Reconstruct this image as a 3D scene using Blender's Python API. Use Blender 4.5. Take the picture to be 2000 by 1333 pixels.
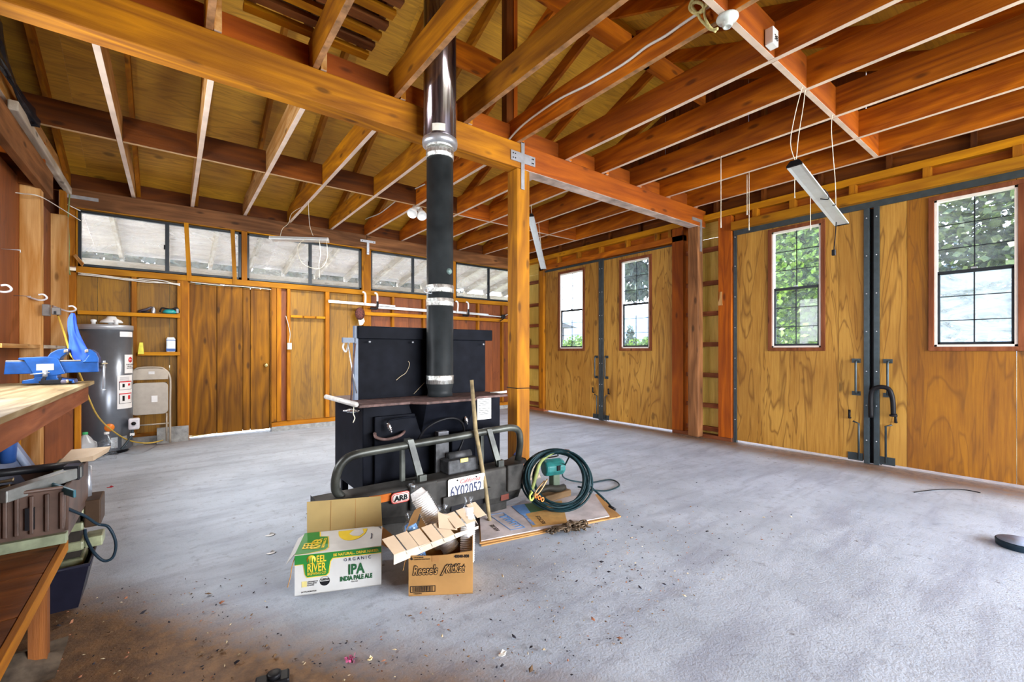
import bpy, math, random
from mathutils import Vector, Matrix
for o in list(bpy.data.objects): bpy.data.objects.remove(o)
sc = bpy.context.scene
COL = sc.collection
PI = math.pi
# ------------------------------------------------------------ camera
F = 862.0; HZ = 685.0; EYE = 1.2
TH = math.atan(665/862.0); S_, C_ = math.sin(TH), math.cos(TH)
cam_d = bpy.data.cameras.new('camera'); cam = bpy.data.objects.new('camera', cam_d); COL.objects.link(cam)
cam_d.sensor_width = 36; cam_d.lens = 36*F/2000; cam_d.shift_y = 18.5/2000
cam_d.clip_start = 0.05; cam_d.clip_end = 800
cam.location = (0, 0, EYE); cam.rotation_euler = (PI/2, 0, -TH)
sc.camera = cam
# ------------------------------------------------------------ view, sky, sun
sc.view_settings.view_transform = 'Standard'; sc.view_settings.look = 'None'
sc.view_settings.gamma = 1; sc.view_settings.use_curve_mapping = False
sc.view_settings.exposure = 0.82
w = bpy.data.worlds.new('sky'); sc.world = w; w.use_nodes = True
nt = w.node_tree; nt.nodes.clear()
wo = nt.nodes.new('ShaderNodeOutputWorld'); wb = nt.nodes.new('ShaderNodeBackground')
tc = nt.nodes.new('ShaderNodeTexCoord'); sx = nt.nodes.new('ShaderNodeSeparateXYZ')
rp = nt.nodes.new('ShaderNodeValToRGB')
nt.links.new(tc.outputs['Generated'], sx.inputs[0]); nt.links.new(sx.outputs['Z'], rp.inputs[0])
rp.color_ramp.elements[0].color = (0.86, 0.92, 1.0, 1); rp.color_ramp.elements[0].position = 0.0
rp.color_ramp.elements[1].color = (0.42, 0.60, 1.0, 1); rp.color_ramp.elements[1].position = 0.7
nt.links.new(rp.outputs[0], wb.inputs[0]); wb.inputs[1].default_value = 5.5
nt.links.new(wb.outputs[0], wo.inputs[0])
def lamp(name, kind, loc, energy, color, rot=None, target=None, **kw):
    d = bpy.data.lights.new(name, kind); o = bpy.data.objects.new(name, d); COL.objects.link(o)
    d.energy = energy; d.color = color; o.location = loc
    for k, v in kw.items(): setattr(d, k, v)
    if target is not None:
        o.rotation_euler = (Vector(target)-Vector(loc)).to_track_quat('-Z', 'Y').to_euler()
    return o
lamp('sun', 'SUN', (-6, 12, 20), 13.0, (1.0, 0.93, 0.8), target=(-6+4, 12-7.5, 20-11), angle=0.01)
# daylight entering by the big open front doorway behind the photographer and by the windows of the side wall
lamp('doorway_daylight', 'AREA', (4.6, -6.5, 1.7), 1150, (0.97, 0.97, 1.0), target=(3.4, 4.5, 1.8),
     shape='RECTANGLE', size=10.0, size_y=3.4)
lamp('side_window_daylight', 'AREA', (-1.02, 3.78, 1.9), 62, (0.90, 0.94, 1.0), target=(3.0, 3.9, 0.9),
     shape='RECTANGLE', size=1.5, size_y=1.2)
# ------------------------------------------------------------ helpers
def ray(u, v):
    a = (u-1000)/F
    return Vector((C_*a+S_, -S_*a+C_, (HZ-v)/F))
def onY(u, v, y): r = ray(u, v); return Vector((0, 0, EYE))+r*(y/r.y)
def onX(u, v, x): r = ray(u, v); return Vector((0, 0, EYE))+r*(x/r.x)
def onZ(u, v, z): r = ray(u, v); return Vector((0, 0, EYE))+r*((z-EYE)/r.z)
MATS = {}
class NT:
    def __init__(s, name):
        s.m = bpy.data.materials.new(name); s.m.use_nodes = True; s.t = s.m.node_tree; s.t.nodes.clear()
        s.out = s.n('OutputMaterial')
    def n(s, typ, **kw):
        x = s.t.nodes.new('ShaderNode'+typ)
        for k, v in kw.items(): setattr(x, k, v)
        return x
    def l(s, a, b): s.t.links.new(a, b)
    def val(s, sock, v):
        if hasattr(v, 'is_linked') or hasattr(v, 'links'): s.l(v, sock)
        else: sock.default_value = v
    def math(s, op, a, b=0.0, clamp=False):
        x = s.n('Math', operation=op); x.use_clamp = clamp; s.val(x.inputs[0], a); s.val(x.inputs[1], b); return x.outputs[0]
    def mix(s, fac, a, b, mode='MIX'):
        x = s.n('MixRGB', blend_type=mode)
        for i, q in enumerate((fac, a, b)):
            if isinstance(q, tuple) and len(q) == 3: q = (*q, 1)
            s.val(x.inputs[i], q)
        return x.outputs[0]
    def ramp(s, fac, *st):
        x = s.n('ValToRGB'); cr = x.color_ramp
        while len(cr.elements) < len(st): cr.elements.new(0.5)
        for e, (p, c) in zip(cr.elements, st):
            e.position = p; e.color = (*c, 1) if isinstance(c, tuple) else (c, c, c, 1)
        s.l(fac, x.inputs[0]); return x.outputs[0]
    def noise(s, vec, scale, detail=3, rough=0.55, dist=0.0):
        x = s.n('TexNoise'); x.inputs['Scale'].default_value = scale; x.inputs['Detail'].default_value = detail
        x.inputs['Roughness'].default_value = rough; x.inputs['Distortion'].default_value = dist
        if vec is not None: s.l(vec, x.inputs['Vector'])
        return x.outputs[0]
    def coords(s, scale=(1, 1, 1), rnd=True):
        c = s.n('TexCoord').outputs['Object']
        if rnd:
            oi = s.n('ObjectInfo'); m = s.math('MULTIPLY', oi.outputs['Random'], 37.0)
            cx = s.n('CombineXYZ')
            for i in range(3): s.l(m, cx.inputs[i])
            ad = s.n('VectorMath', operation='ADD'); s.l(c, ad.inputs[0]); s.l(cx.outputs[0], ad.inputs[1]); c = ad.outputs[0]
        mp = s.n('Mapping'); s.l(c, mp.inputs[0]); mp.inputs['Scale'].default_value = scale
        return mp.outputs[0]
    def bsdf(s, color, rough=0.6, metal=0.0, bump=None, bstr=0.3, bdist=0.01, **kw):
        b = s.n('BsdfPrincipled')
        if isinstance(color, tuple): color = (*color[:3], 1)
        s.val(b.inputs['Base Color'], color); s.val(b.inputs['Roughness'], rough); s.val(b.inputs['Metallic'], metal)
        for k, v in kw.items(): s.val(b.inputs[k.replace('_', ' ')], v)
        if bump is not None:
            bp = s.n('Bump'); bp.inputs['Strength'].default_value = bstr; bp.inputs['Distance'].default_value = bdist
            s.l(bump, bp.inputs['Height']); s.l(bp.outputs[0], b.inputs['Normal'])
        s.l(b.outputs[0], s.out.inputs[0]); return b
def plain(name, col, rough=0.5, metal=0.0, var=0.12, scale=18, **kw):
    if max(col) < .07 and metal < .3 and 'Specular_IOR_Level' not in kw: kw['Specular_IOR_Level'] = .14
    if name in MATS: return MATS[name]
    k = NT(name); c = k.coords()
    n = k.noise(c, scale, 4)
    d = tuple(max(0, x*(1-var*1.6)) for x in col); l = tuple(min(1, x*(1+var)) for x in col)
    k.bsdf(k.ramp(n, (0.3, d), (0.7, l)), rough, metal, n, 0.12, 0.004, **kw)
    MATS[name] = k.m; return k.m
def wood(kind, axis):
    name = 'wood_%s_%s' % (kind, axis)
    if name in MATS: return MATS[name]
    P = {'joist': ((.26, .060, .010), (.66, .22, .045), 1), 'pale': ((.40, .19, .07), (.76, .50, .27), 1),
         'beam': ((.22, .075, .012), (.60, .27, .062), 1), 'stud': ((.25, .088, .014), (.50, .215, .045), .8),
         'dark': ((.08, .026, .010), (.20, .07, .028), 1), 'post': ((.20, .075, .014), (.50, .235, .062), 1),
         'trim': ((.36, .145, .028), (.60, .31, .085), .7), 'old': ((.10, .045, .022), (.34, .17, .09), 1.2),
         'plank': ((.085, .030, .004), (.31, .135, .022), 1), 'bench': ((.20, .13, .06), (.50, .41, .26), 1.1),
         'apron': ((.16, .055, .03), (.34, .14, .08), 1), 'white': ((.36, .29, .22), (.72, .66, .58), .7),
         'redblock': ((.24, .055, .014), (.48, .155, .055), .8), 'tableold': ((.10, .04, .02), (.30, .13, .06), 1)}[kind]
    dk, lt, gs = P
    k = NT(name); i = 'xyz'.index(axis)
    sc1 = [26*gs]*3; sc1[i] = 1.3
    sc2 = [3.2]*3; sc2[i] = 0.45
    c1 = k.coords(tuple(sc1)); c2 = k.coords(tuple(sc2))
    fine = k.noise(c1, 1.0, 6, 0.7)
    broad = k.noise(c2, 1.0, 3, 0.5, 0.4)
    rings = k.math('PINGPONG', k.math('MULTIPLY', broad, 15.0), 1.0)
    f = k.math('ADD', k.math('MULTIPLY', fine, 0.60), k.math('MULTIPLY', rings, 0.32))
    col = k.ramp(f, (0.22, dk), (0.50, tuple((a+b)/2 for a, b in zip(dk, lt))), (0.72, lt))
    patch = k.noise(k.coords((1.6, 1.6, 1.6)), 1.0, 2)
    col = k.mix(k.ramp(patch, (0.35, 0.0), (0.7, 0.45)), col, tuple(0.55*x for x in dk), 'MIX')
    # knots
    sc3 = [7.0]*3; sc3[i] = 2.6
    vo = k.n('TexVoronoi'); vo.inputs['Scale'].default_value = 1.0; k.l(k.coords(tuple(sc3)), vo.inputs['Vector'])
    kn = k.ramp(vo.outputs['Distance'], (0.08, 1.0), (0.17, 0.0))
    col = k.mix(k.math('MULTIPLY', kn, 0.75), col, tuple(0.3*x for x in dk))
    oi = k.n('ObjectInfo'); tone = k.math('ADD', k.math('MULTIPLY', oi.outputs['Random'], 0.5), 0.78)
    hs = k.n('HueSaturation'); hs.inputs['Saturation'].default_value = 1.16; k.l(tone, hs.inputs['Value']); k.l(col, hs.inputs['Color'])
    k.bsdf(hs.outputs[0], 0.7, 0, fine, 0.6, 0.008, Specular_IOR_Level=.3)
    MATS[name] = k.m; return k.m
def plywood(kind, axis='z'):
    name = 'plywood_%s_%s' % (kind, axis)
    if name in MATS: return MATS[name]
    dk, lt, ln = {'door': ((.28, .120, .024), (.54, .31, .085), .8), 'roof': ((.40, .205, .045), (.78, .44, .085), .4),
              'wall': ((.13, .054, .002), (.36, .17, .005), .35), 'yellow': ((.55, .36, .08), (.80, .58, .18), .25),
              'redply': ((.13, .034, .012), (.27, .085, .028), .4), 'porch': ((.50, .42, .36), (.80, .72, .66), .35),
              'doorbrown': ((.17, .058, .008), (.37, .16, .026), .45)}[kind]
    k = NT(name); i = 'xyz'.index(axis)
    s2 = [3.6]*3; s2[i] = 0.55; s1 = [55]*3; s1[i] = 2.5
    c2 = k.coords(tuple(s2)); fine = k.noise(k.coords(tuple(s1)), 1, 4, 0.7)
    broad = k.noise(c2, 1.0, 2.5, 0.55, 1.0)
    line = k.math('PINGPONG', k.math('MULTIPLY', broad, 16.0), 1.0)
    lines = k.ramp(line, (0.0, 1.0), (0.32, 0.0))
    base = k.ramp(k.math('ADD', k.math('MULTIPLY', fine, 0.5), k.math('MULTIPLY', broad, 0.5)), (0.32, dk), (0.62, lt))
    big = k.noise(k.coords((0.9, 0.9, 0.5)), 1.0, 3)
    base = k.mix(k.ramp(big, (0.45, 0.0), (0.75, 0.6)), base, tuple(0.75*x for x in dk))
    col = k.mix(k.math('MULTIPLY', lines, ln), base, tuple(0.6*x for x in dk))
    vo = k.n('TexVoronoi'); vo.inputs['Scale'].default_value = 1.0
    s3 = [3.4]*3; s3[i] = 2.0; k.l(k.coords(tuple(s3)), vo.inputs['Vector'])
    kn = k.ramp(vo.outputs['Distance'], (0.08, 1.0), (0.14, 0.0))
    col = k.mix(k.math('MULTIPLY', kn, 0.65), col, tuple(0.28*x for x in dk))
    hs = k.n('HueSaturation'); hs.inputs['Saturation'].default_value = 1.08; k.l(col, hs.inputs['Color'])
    k.bsdf(hs.outputs[0], 0.6, 0, fine, 0.2, 0.004)
    MATS[name] = k.m; return k.m
STEEL = plain('galvanised_steel', (.52, .55, .60), .38, .75)
DKSTEEL = plain('dark_steel', (.055, .075, .085), .42, .5)
BLACK = plain('black_plastic', (.012, .012, .014), .4)
STOVE = plain('black_stove_paint', (.007, .008, .012), .5, .0, .25, 9, Specular_IOR_Level=.03)
RUST = plain('rusty_brown_plate', (.13, .075, .065), .7, .2, .4, 24)
WHITE = plain('white_plastic', (.80, .80, .78), .35, 0, .03)
WIRE = plain('white_cable', (.78, .75, .68), .5, 0, .05)
STRING = plain('pale_string', (.75, .70, .55), .8)
BRONZE = plain('dark_bronze_frame', (.018, .024, .030), .4, .3)
CREAM = plain('cream_vinyl', (.80, .72, .66), .5, 0, .05)
KRAFT = plain('kraft_cardboard', (.42, .22, .065), .8, 0, .08, 8)
PALEKRAFT = plain('pale_cardboard', (.48, .36, .24), .8, 0, .06, 8)
OLIVEKRAFT = plain('inner_cardboard', (.40, .29, .11), .8, 0, .06, 8)
GREYCONC = plain('curb_concrete', (.34, .34, .33), .9, 0, .25, 14)
def glass(name, overlay=0.0, tint=(0.95, 0.98, 1.0)):
    if name in MATS: return MATS[name]
    k = NT(name); tr = k.n('BsdfTransparent'); tr.inputs[0].default_value = (*tint, 1)
    gl = k.n('BsdfGlossy'); gl.inputs['Roughness'].default_value = 0.03
    fr = k.n('Fresnel'); fr.inputs[0].default_value = 1.45
    geo = k.n('NewGeometry')
    ff = k.math('MULTIPLY', fr.outputs[0], k.math('SUBTRACT', 1.0, geo.outputs['Backfacing']))
    mx = k.n('MixShader'); k.l(ff, mx.inputs[0]); k.l(tr.outputs[0], mx.inputs[1]); k.l(gl.outputs[0], mx.inputs[2])
    out = mx.outputs[0]
    if overlay > 0:
        df = k.n('BsdfDiffuse'); df.inputs[0].default_value = (.85, .84, .80, 1)
        tl = k.n('BsdfTranslucent'); tl.inputs[0].default_value = (.85, .84, .80, 1)
        ms = k.n('MixShader'); ms.inputs[0].default_value = 0.6; k.l(df.outputs[0], ms.inputs[1]); k.l(tl.outputs[0], ms.inputs[2])
        n = k.noise(k.coords((2.5, 2.5, 6)), 1.0, 6, 0.7, 1.2)
        fac = k.ramp(n, (0.35, overlay*0.35), (0.68, min(1, overlay*1.7)))
        m2 = k.n('MixShader'); k.l(fac, m2.inputs[0]); k.l(out, m2.inputs[1]); k.l(ms.outputs[0], m2.inputs[2]); out = m2.outputs[0]
    k.l(out, k.out.inputs[0]); MATS[name] = k.m; return k.m
GLASS = glass('clear_window_glass', 0.05); DUSTY = glass('dusty_window_glass', 0.20)
SCREEN = glass('insect_screen_mesh', 0.5)
# mesh building
class B:
    def __init__(s): s.v = []; s.f = []; s.sm = []
    def add(s, vs, fs, M=None, smooth=False):
        n = len(s.v); s.v += [(M @ Vector(v)) if M is not None else Vector(v) for v in vs]
        s.f += [[i+n for i in f] for f in fs]; s.sm += [smooth]*len(fs); return s
    def box(s, x0, x1, y0, y1, z0, z1, M=None):
        v = [(x, y, z) for x in (x0, x1) for y in (y0, y1) for z in (z0, z1)]
        return s.add(v, [(0, 1, 3, 2), (4, 6, 7, 5), (0, 4, 5, 1), (2, 3, 7, 6), (0, 2, 6, 4), (1, 5, 7, 3)], M)
    def hexa(s, lo, hi):     # lo, hi: 4 points each
        return s.add(list(lo)+list(hi), [(3, 2, 1, 0), (4, 5, 6, 7), (0, 1, 5, 4), (1, 2, 6, 5), (2, 3, 7, 6), (3, 0, 4, 7)])
    def prism(s, poly, axis, a, b, M=None):
        def mk(p, t):
            return {'x': (t, p[0], p[1]), 'y': (p[0], t, p[1]), 'z': (p[0], p[1], t)}[axis]
        n = len(poly); v = [mk(p, a) for p in poly]+[mk(p, b) for p in poly]
        f = [list(range(n))[::-1], list(range(n, 2*n))]+[(i, (i+1) % n, n+(i+1) % n, n+i) for i in range(n)]
        return s.add(v, f, M)
    def lathe(s, prof, n=24, M=None, smooth=True):
        v = []; f = []
        for r, z in prof:
            for i in range(n): a = 2*PI*i/n; v.append((r*math.cos(a), r*math.sin(a), z))
        m = len(prof)
        for j in range(m-1):
            for i in range(n): f.append((j*n+i, j*n+(i+1) % n, (j+1)*n+(i+1) % n, (j+1)*n+i))
        f.append(list(range(n))[::-1]); f.append([(m-1)*n+i for i in range(n)])
        return s.add(v, f, M, smooth)
    def tube(s, pts, r, n=8, close=False, M=None, cap=True):
        pts = [Vector(p) for p in pts]; m = len(pts)
        rs = r if isinstance(r, (list, tuple)) else [r]*m
        v = []; f = []; up = None
        for j in range(m):
            if close: t = pts[(j+1) % m]-pts[j-1]
            else: t = pts[min(j+1, m-1)]-pts[max(j-1, 0)]
            t = t.normalized() if t.length > 1e-9 else Vector((0, 0, 1))
            if up is None:
                up = Vector((0, 0, 1)) if abs(t.z) < 0.9 else Vector((1, 0, 0))
            a = up-t*up.dot(t)
            if a.length < 1e-6: a = t.orthogonal()
            a.normalize(); b = t.cross(a); up = a
            for i in range(n):
                q = 2*PI*i/n; v.append(pts[j]+(a*math.cos(q)+b*math.sin(q))*rs[j])
        for j in range(m if close else m-1):
            k = (j+1) % m
            for i in range(n): f.append((j*n+i, j*n+(i+1) % n, k*n+(i+1) % n, k*n+i))
        if not close and cap: f.append(list(range(n))[::-1]); f.append([(m-1)*n+i for i in range(n)])
        return s.add(v, f, M, True)
    def build(s, name, mat, parent=None, bevel=0.0, at=None, local=False):
        """one mesh object; vertices are given in world space (or in the parent's space with local)"""
        me = bpy.data.meshes.new(name)
        P = WM.get(parent, Matrix()) if parent is not None else Matrix()
        vs = s.v if local else [P.inverted() @ v for v in s.v]
        if at is None:
            lo = [min(v[i] for v in vs) for i in range(3)]; hi = [max(v[i] for v in vs) for i in range(3)]
            c = Vector([(a+b)/2 for a, b in zip(lo, hi)])
            if parent is None: c.z = lo[2]
        else: c = Vector(at)
        me.from_pydata([v-c for v in vs], [], s.f); me.validate()
        for p, q in zip(me.polygons, s.sm): p.use_smooth = q
        o = bpy.data.objects.new(name, me); COL.objects.link(o); o.location = c
        if mat is not None: me.materials.append(mat)
        if parent is not None: o.parent = parent
        WM[o] = P @ Matrix.Translation(c)
        if bevel > 0:
            b = o.modifiers.new('bevel', 'BEVEL'); b.width = bevel; b.segments = 2; b.limit_method = 'ANGLE'; b.harden_normals = False
        return o
WM = {}
def tag(o, label=None, cat=None, group=None, kind=None):
    if label: o['label'] = label
    if cat: o['category'] = cat
    if group: o['group'] = group
    if kind: o['kind'] = kind
    return o
def thing(name, label, cat, loc=(0, 0, 0), rz=0.0, group=None):
    o = bpy.data.objects.new(name, None); COL.objects.link(o); o.location = loc; o.rotation_euler = (0, 0, rz)
    o.empty_display_size = 0.05
    WM[o] = Matrix.Translation(Vector(loc)) @ Matrix.Rotation(rz, 4, 'Z')
    return tag(o, label, cat, group)
def struct(name, loc=(0, 0, 0)):
    o = bpy.data.objects.new(name, None); COL.objects.link(o); o.location = loc; o['kind'] = 'structure'
    WM[o] = Matrix.Translation(Vector(loc)); return o
def bx(name, parent, mat, x0, x1, y0, y1, z0, z1, bevel=0.0, local=False):
    d = (abs(x1-x0), abs(y1-y0), abs(z1-z0))
    if isinstance(mat, str): mat = wood(mat, 'xyz'[d.index(max(d))])
    b = B().box(min(x0, x1), max(x0, x1), min(y0, y1), max(y0, y1), min(z0, z1), max(z0, z1))
    return b.build(name, mat, parent, bevel, local=local)
def cr(pts, n=8, close=False):
    pts = [Vector(p) for p in pts]; out = []; m = len(pts)
    for i in range(m if close else m-1):
        if close: p0, p1, p2, p3 = pts[i-1], pts[i], pts[(i+1) % m], pts[(i+2) % m]
        else: p0, p1, p2, p3 = pts[max(i-1, 0)], pts[i], pts[i+1], pts[min(i+2, m-1)]
        for k in range(n):
            t = k/n
            out.append(0.5*((2*p1)+(p2-p0)*t+(2*p0-5*p1+4*p2-p3)*t*t+(3*p1-p0-3*p2+p3)*t**3))
    if not close: out.append(pts[-1])
    return out
def text(s, size, mat, parent, origin, right=(1, 0, 0), up=(0, 0, 1), name='lettering', align='LEFT', shear=0.0, sx=1.0, fat=0.0, outline=None):
    """flat lettering as mesh, in the parent's space"""
    cu = bpy.data.curves.new(name, 'FONT'); cu.body = s; cu.size = size; cu.align_x = align; cu.shear = shear
    cu.offset = fat; cu.extrude = 0.0006; cu.resolution_u = 2
    t = bpy.data.objects.new('tmp', cu); COL.objects.link(t)
    dg = bpy.context.evaluated_depsgraph_get(); me = bpy.data.meshes.new_from_object(t.evaluated_get(dg))
    bpy.data.objects.remove(t)
    r = Vector(right).normalized(); u = Vector(up).normalized(); n = r.cross(u)
    M = Matrix((r*sx, u, n)).transposed().to_4x4(); M.translation = Vector(origin)+n*0.0012
    for v in me.vertices: v.co = M @ v.co
    c = sum((v.co for v in me.vertices), Vector())/max(1, len(me.vertices))
    for v in me.vertices: v.co -= c
    me.materials.clear(); me.materials.append(mat); me.name = name
    o = bpy.data.objects.new(name, me); COL.objects.link(o); o.location = c
    if parent is not None: o.parent = parent
    WM[o] = WM.get(parent, Matrix()) @ Matrix.Translation(c)
    return o
def copy_tree(o, parent=None):
    c = o.copy(); COL.objects.link(c)
    if parent is not None: c.parent = parent
    for ch in list(o.children): copy_tree(ch, c)
    return c
R = random.Random(7)
YB, XR, XL = 7.33, 5.84, -1.05
JZ = 3.13           # joist underside
PITCH = 0.42; RIDGE_Y = 3.3; FRONT_Y = -0.9
def roof_z(y): return 3.32+PITCH*((YB+0.08-y) if y > RIDGE_Y else (y-RIDGE_Y)*1.0+(YB+0.08-RIDGE_Y)) if y > RIDGE_Y else 3.32+PITCH*(YB+0.08-RIDGE_Y)-PITCH*(RIDGE_Y-y)
# ============================================================ FLOOR
def floor_mat():
    k = NT('concrete'); c = k.coords(rnd=False)
    n1 = k.noise(c, 1.6, 5, 0.6, 0.3); n2 = k.noise(c, 14, 6, 0.7); n3 = k.noise(c, 90, 3, 0.6)
    mp = k.n('Mapping'); k.l(c, mp.inputs[0]); mp.inputs['Scale'].default_value = (0.9, 5.0, 1); mp.inputs['Rotation'].default_value = (0, 0, 0.35)
    n4 = k.noise(mp.outputs[0], 1.2, 5, 0.65, 0.4)
    col = k.ramp(n1, (0.3, (.34, .39, .455)), (0.7, (.49, .555, .64)))
    col = k.mix(k.ramp(n4, (0.34, 0.7), (0.52, 0.0)), col, (.28, .31, .38))
    col = k.mix(k.ramp(n2, (0.28, 0.8), (0.46, 0.0)), col, (.24, .26, .31))
    col = k.mix(k.ramp(n3, (0.25, 0.5), (0.42, 0.0)), col, (.2, .2, .22))
    # brown tone along the door side, at the lower left and at the back
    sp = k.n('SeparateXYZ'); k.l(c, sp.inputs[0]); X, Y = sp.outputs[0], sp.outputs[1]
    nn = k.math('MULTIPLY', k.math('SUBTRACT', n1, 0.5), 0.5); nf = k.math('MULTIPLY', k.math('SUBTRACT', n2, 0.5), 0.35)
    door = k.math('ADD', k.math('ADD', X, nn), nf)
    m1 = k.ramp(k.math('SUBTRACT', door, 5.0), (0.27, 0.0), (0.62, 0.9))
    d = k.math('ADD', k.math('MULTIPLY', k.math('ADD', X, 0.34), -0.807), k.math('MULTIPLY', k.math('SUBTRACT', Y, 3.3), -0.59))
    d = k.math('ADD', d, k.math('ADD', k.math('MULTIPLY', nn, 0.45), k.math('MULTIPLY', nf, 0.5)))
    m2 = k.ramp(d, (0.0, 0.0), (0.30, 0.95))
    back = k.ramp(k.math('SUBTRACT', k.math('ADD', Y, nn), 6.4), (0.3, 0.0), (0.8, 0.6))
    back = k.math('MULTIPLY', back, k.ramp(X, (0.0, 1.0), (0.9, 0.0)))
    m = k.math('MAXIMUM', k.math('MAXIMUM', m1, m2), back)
    overlay = k.ramp(n2, (0.3, (.07, .029, .006)), (0.65, (.25, .125, .036)))
    col = k.mix(m, col, overlay)
    spots = k.n('TexVoronoi'); spots.inputs['Scale'].default_value = 7; k.l(c, spots.inputs['Vector'])
    sm = k.math('MULTIPLY', k.ramp(spots.outputs['Distance'], (0.03, 1.0), (0.10, 0.0)), k.ramp(n1, (0.45, 0.0), (0.6, 0.8)))
    col = k.mix(sm, col, (.07, .05, .04))
    k.bsdf(col, 0.62, 0, k.math('ADD', n2, n3), 0.4, 0.006)
    return k.m
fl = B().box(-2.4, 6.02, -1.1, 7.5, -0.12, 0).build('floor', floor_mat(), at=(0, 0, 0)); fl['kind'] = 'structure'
# ============================================================ BACK WALL
wbk = struct('wall_back')
# sheathing boards behind the studs
xs = [-1.05]; 
while xs[-1] < 5.9: xs.append(min(5.93, xs[-1]+R.choice((0.28, 0.30, 0.33, 0.40))))
for a, b in zip(xs[:-1], xs[1:]):
    if b <= 0.19 or a >= 1.16 or True:
        a2, b2 = a, b
        if 0.19 < (a+b)/2 < 1.16: continue
        kind = plywood('redply') if (a+b)/2 > 2.6 else plywood('wall')
        bx('board', wbk, kind, a2+.002, b2-.002, 7.405, 7.425, 0.1, 2.16)
bx('board', wbk, plywood('wall'), xs[0], xs[-1], 7.43, 7.44, 0.0, 0.12) if False else None
def stud(x0, x1, z0, z1, kind='stud', y0=YB, y1=7.403): return bx('stud', wbk, kind, x0, x1, y0, y1, z0, z1, 0.003)
for x0, x1 in ((-1.02, -.90), (-.40, -.35), (.06, .10), (.10, .175), (1.17, 1.235), (1.24, 1.30), (1.38, 1.425), (1.93, 1.99), (2.53, 2.66), (3.03, 3.07), (3.62, 3.66), (4.2, 4.24), (4.8, 4.84), (5.4, 5.44)):
    stud(x0, x1, 0.14, 2.13)
bx('dark_gap_board', wbk, plywood('redply'), 1.302, 1.378, 7.40, 7.42, 0.14, 2.13)
bx('bottom_plate', wbk, 'stud', -1.05, 0.175, YB, 7.44, 0.10, 0.14); bx('bottom_plate', wbk, 'stud', 1.17, 5.9, YB-.005, 7.44, 0.07, 0.13)
bx('concrete_curb', wbk, GREYCONC, -1.05, 0.18, YB-.02, 7.46, 0, 0.10); bx('concrete_curb', wbk, GREYCONC, 1.17, 5.92, YB-.02, 7.46, 0, 0.07)
bx('curb_block', wbk, GREYCONC, -0.15, 0.18, YB-.06, YB-.02, 0, 0.20)
bx('sill_plate', wbk, 'trim', -.90, 5.84, YB-.012, 7.44, 2.13, 2.205, 0.003)
bx('header_beam', wbk, 'old', -.98, 2.575, 7.30, 7.44, 2.905, 3.125, 0.006)
bx('frieze_board', wbk, 'dark', -2.3, 5.92, 7.41, 7.44, 3.10, 3.40)
bx('header_beam', wbk, 'old', 2.58, 5.84, 7.30, 7.44, 2.90, 3.12, 0.006)
for x0, x1 in ((-1.0, -.90), (.79, .86), (2.53, 2.66), (4.2, 4.3)): bx('window_post', wbk, 'stud', x0, x1, YB, 7.44, 2.20, 2.91, 0.003)
for x0, x1 in ((-.90, .79), (.86, 2.53), (2.66, 4.2), (4.3, 5.84)):
    bx('window_casing', wbk, 'trim', x0, x1, YB-.015, 7.40, 2.895, 2.91)
bx('casing_side', wbk, 'beam', 2.505, 2.53, YB-.015, 7.40, 2.205, 2.895); bx('casing_side', wbk, 'trim', -.90, -.885, YB-.015, 7.40, 2.205, 2.895)
# slats nailed over the windows
for (u0, v0, u1, v1) in ((358, 405, 370, 548), (449, 421, 459, 556)):
    p, q = onY(u0+4, v0, 7.31), onY(u1, v1, 7.31)
    B().hexa([p+Vector((-.025, 0, 0)), p+Vector((.025, 0, 0)), p+Vector((.025, .012, 0)), p+Vector((-.025, .012, 0))],
             [q+Vector((-.025, 0, 0)), q+Vector((.025, 0, 0)), q+Vector((.025, .012, 0)), q+Vector((-.025, .012, 0))]).build('nailed_slat', wood('trim', 'z'), wbk)
# windows
def slider(name, x0, xm, x1):
    w_ = struct(name, (x0, 7.36, 2.2))
    z0, z1 = 2.215, 2.885
    f = B(); t = .028
    f.box(x0, x1, 7.345, 7.40, z0, z0+t).box(x0, x1, 7.345, 7.40, z1-t, z1).box(x0, x0+t, 7.345, 7.40, z0, z1).box(x1-t*1.3, x1, 7.345, 7.40, z0, z1)
    f.build('window_frame', BRONZE, w_, 0.002)
    bx('meeting_rail', w_, BRONZE, xm-.022, xm+.022, 7.35, 7.385, z0+t, z1-t)
    bx('pane', w_, DUSTY, x0+t, xm-.022, 7.37, 7.374, z0+t, z1-t); bx('pane', w_, DUSTY, xm+.022, x1-t*1.3, 7.362, 7.366, z0+t, z1-t)
    bx('latch', w_, BLACK, xm-.035, xm-.02, 7.335, 7.35, 2.52, 2.58)
slider('window_1', -.885, -.045, .79); slider('window_2', .86, 1.71, 2.505); slider('window_3', 2.66, 3.43, 4.2); slider('window_4', 4.3, 5.08, 5.84)
# back door of wide planks
d5 = struct('door_5', (0.19, 7.36, 0))
for a, b in ((.185, .50), (.503, .81), (.813, .905), (.908, 1.155)):
    bx('plank', d5, 'plank', a, b-.003, 7.375+R.uniform(-.004, .004), 7.405, 0.045, 2.10, 0.003)
bx('door_jamb', d5, 'stud', .175, .19, 7.34, 7.41, 0.0, 2.11); bx('door_jamb', d5, 'plank', 1.157, 1.172, 7.34, 7.41, 0.05, 2.11)
B().lathe([(.001, 0), (.03, .002), (.031, .008), (.014, .014), (.013, .03), (.027, .042), (.03, .052), (.026, .066), (.01, .072)], 20,
          Matrix.Translation((1.10, 7.372, .985)) @ Matrix.Rotation(PI/2, 4, 'X')).build('door_knob', plain('brass', (.75, .58, .22), .25, .9), d5)
bx('door_backing', d5, 'dark', .20, 1.15, 7.408, 7.425, .06, 2.09)
bx('threshold', d5, STEEL, .19, 1.15, 7.36, 7.44, 0.0, 0.012)
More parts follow.
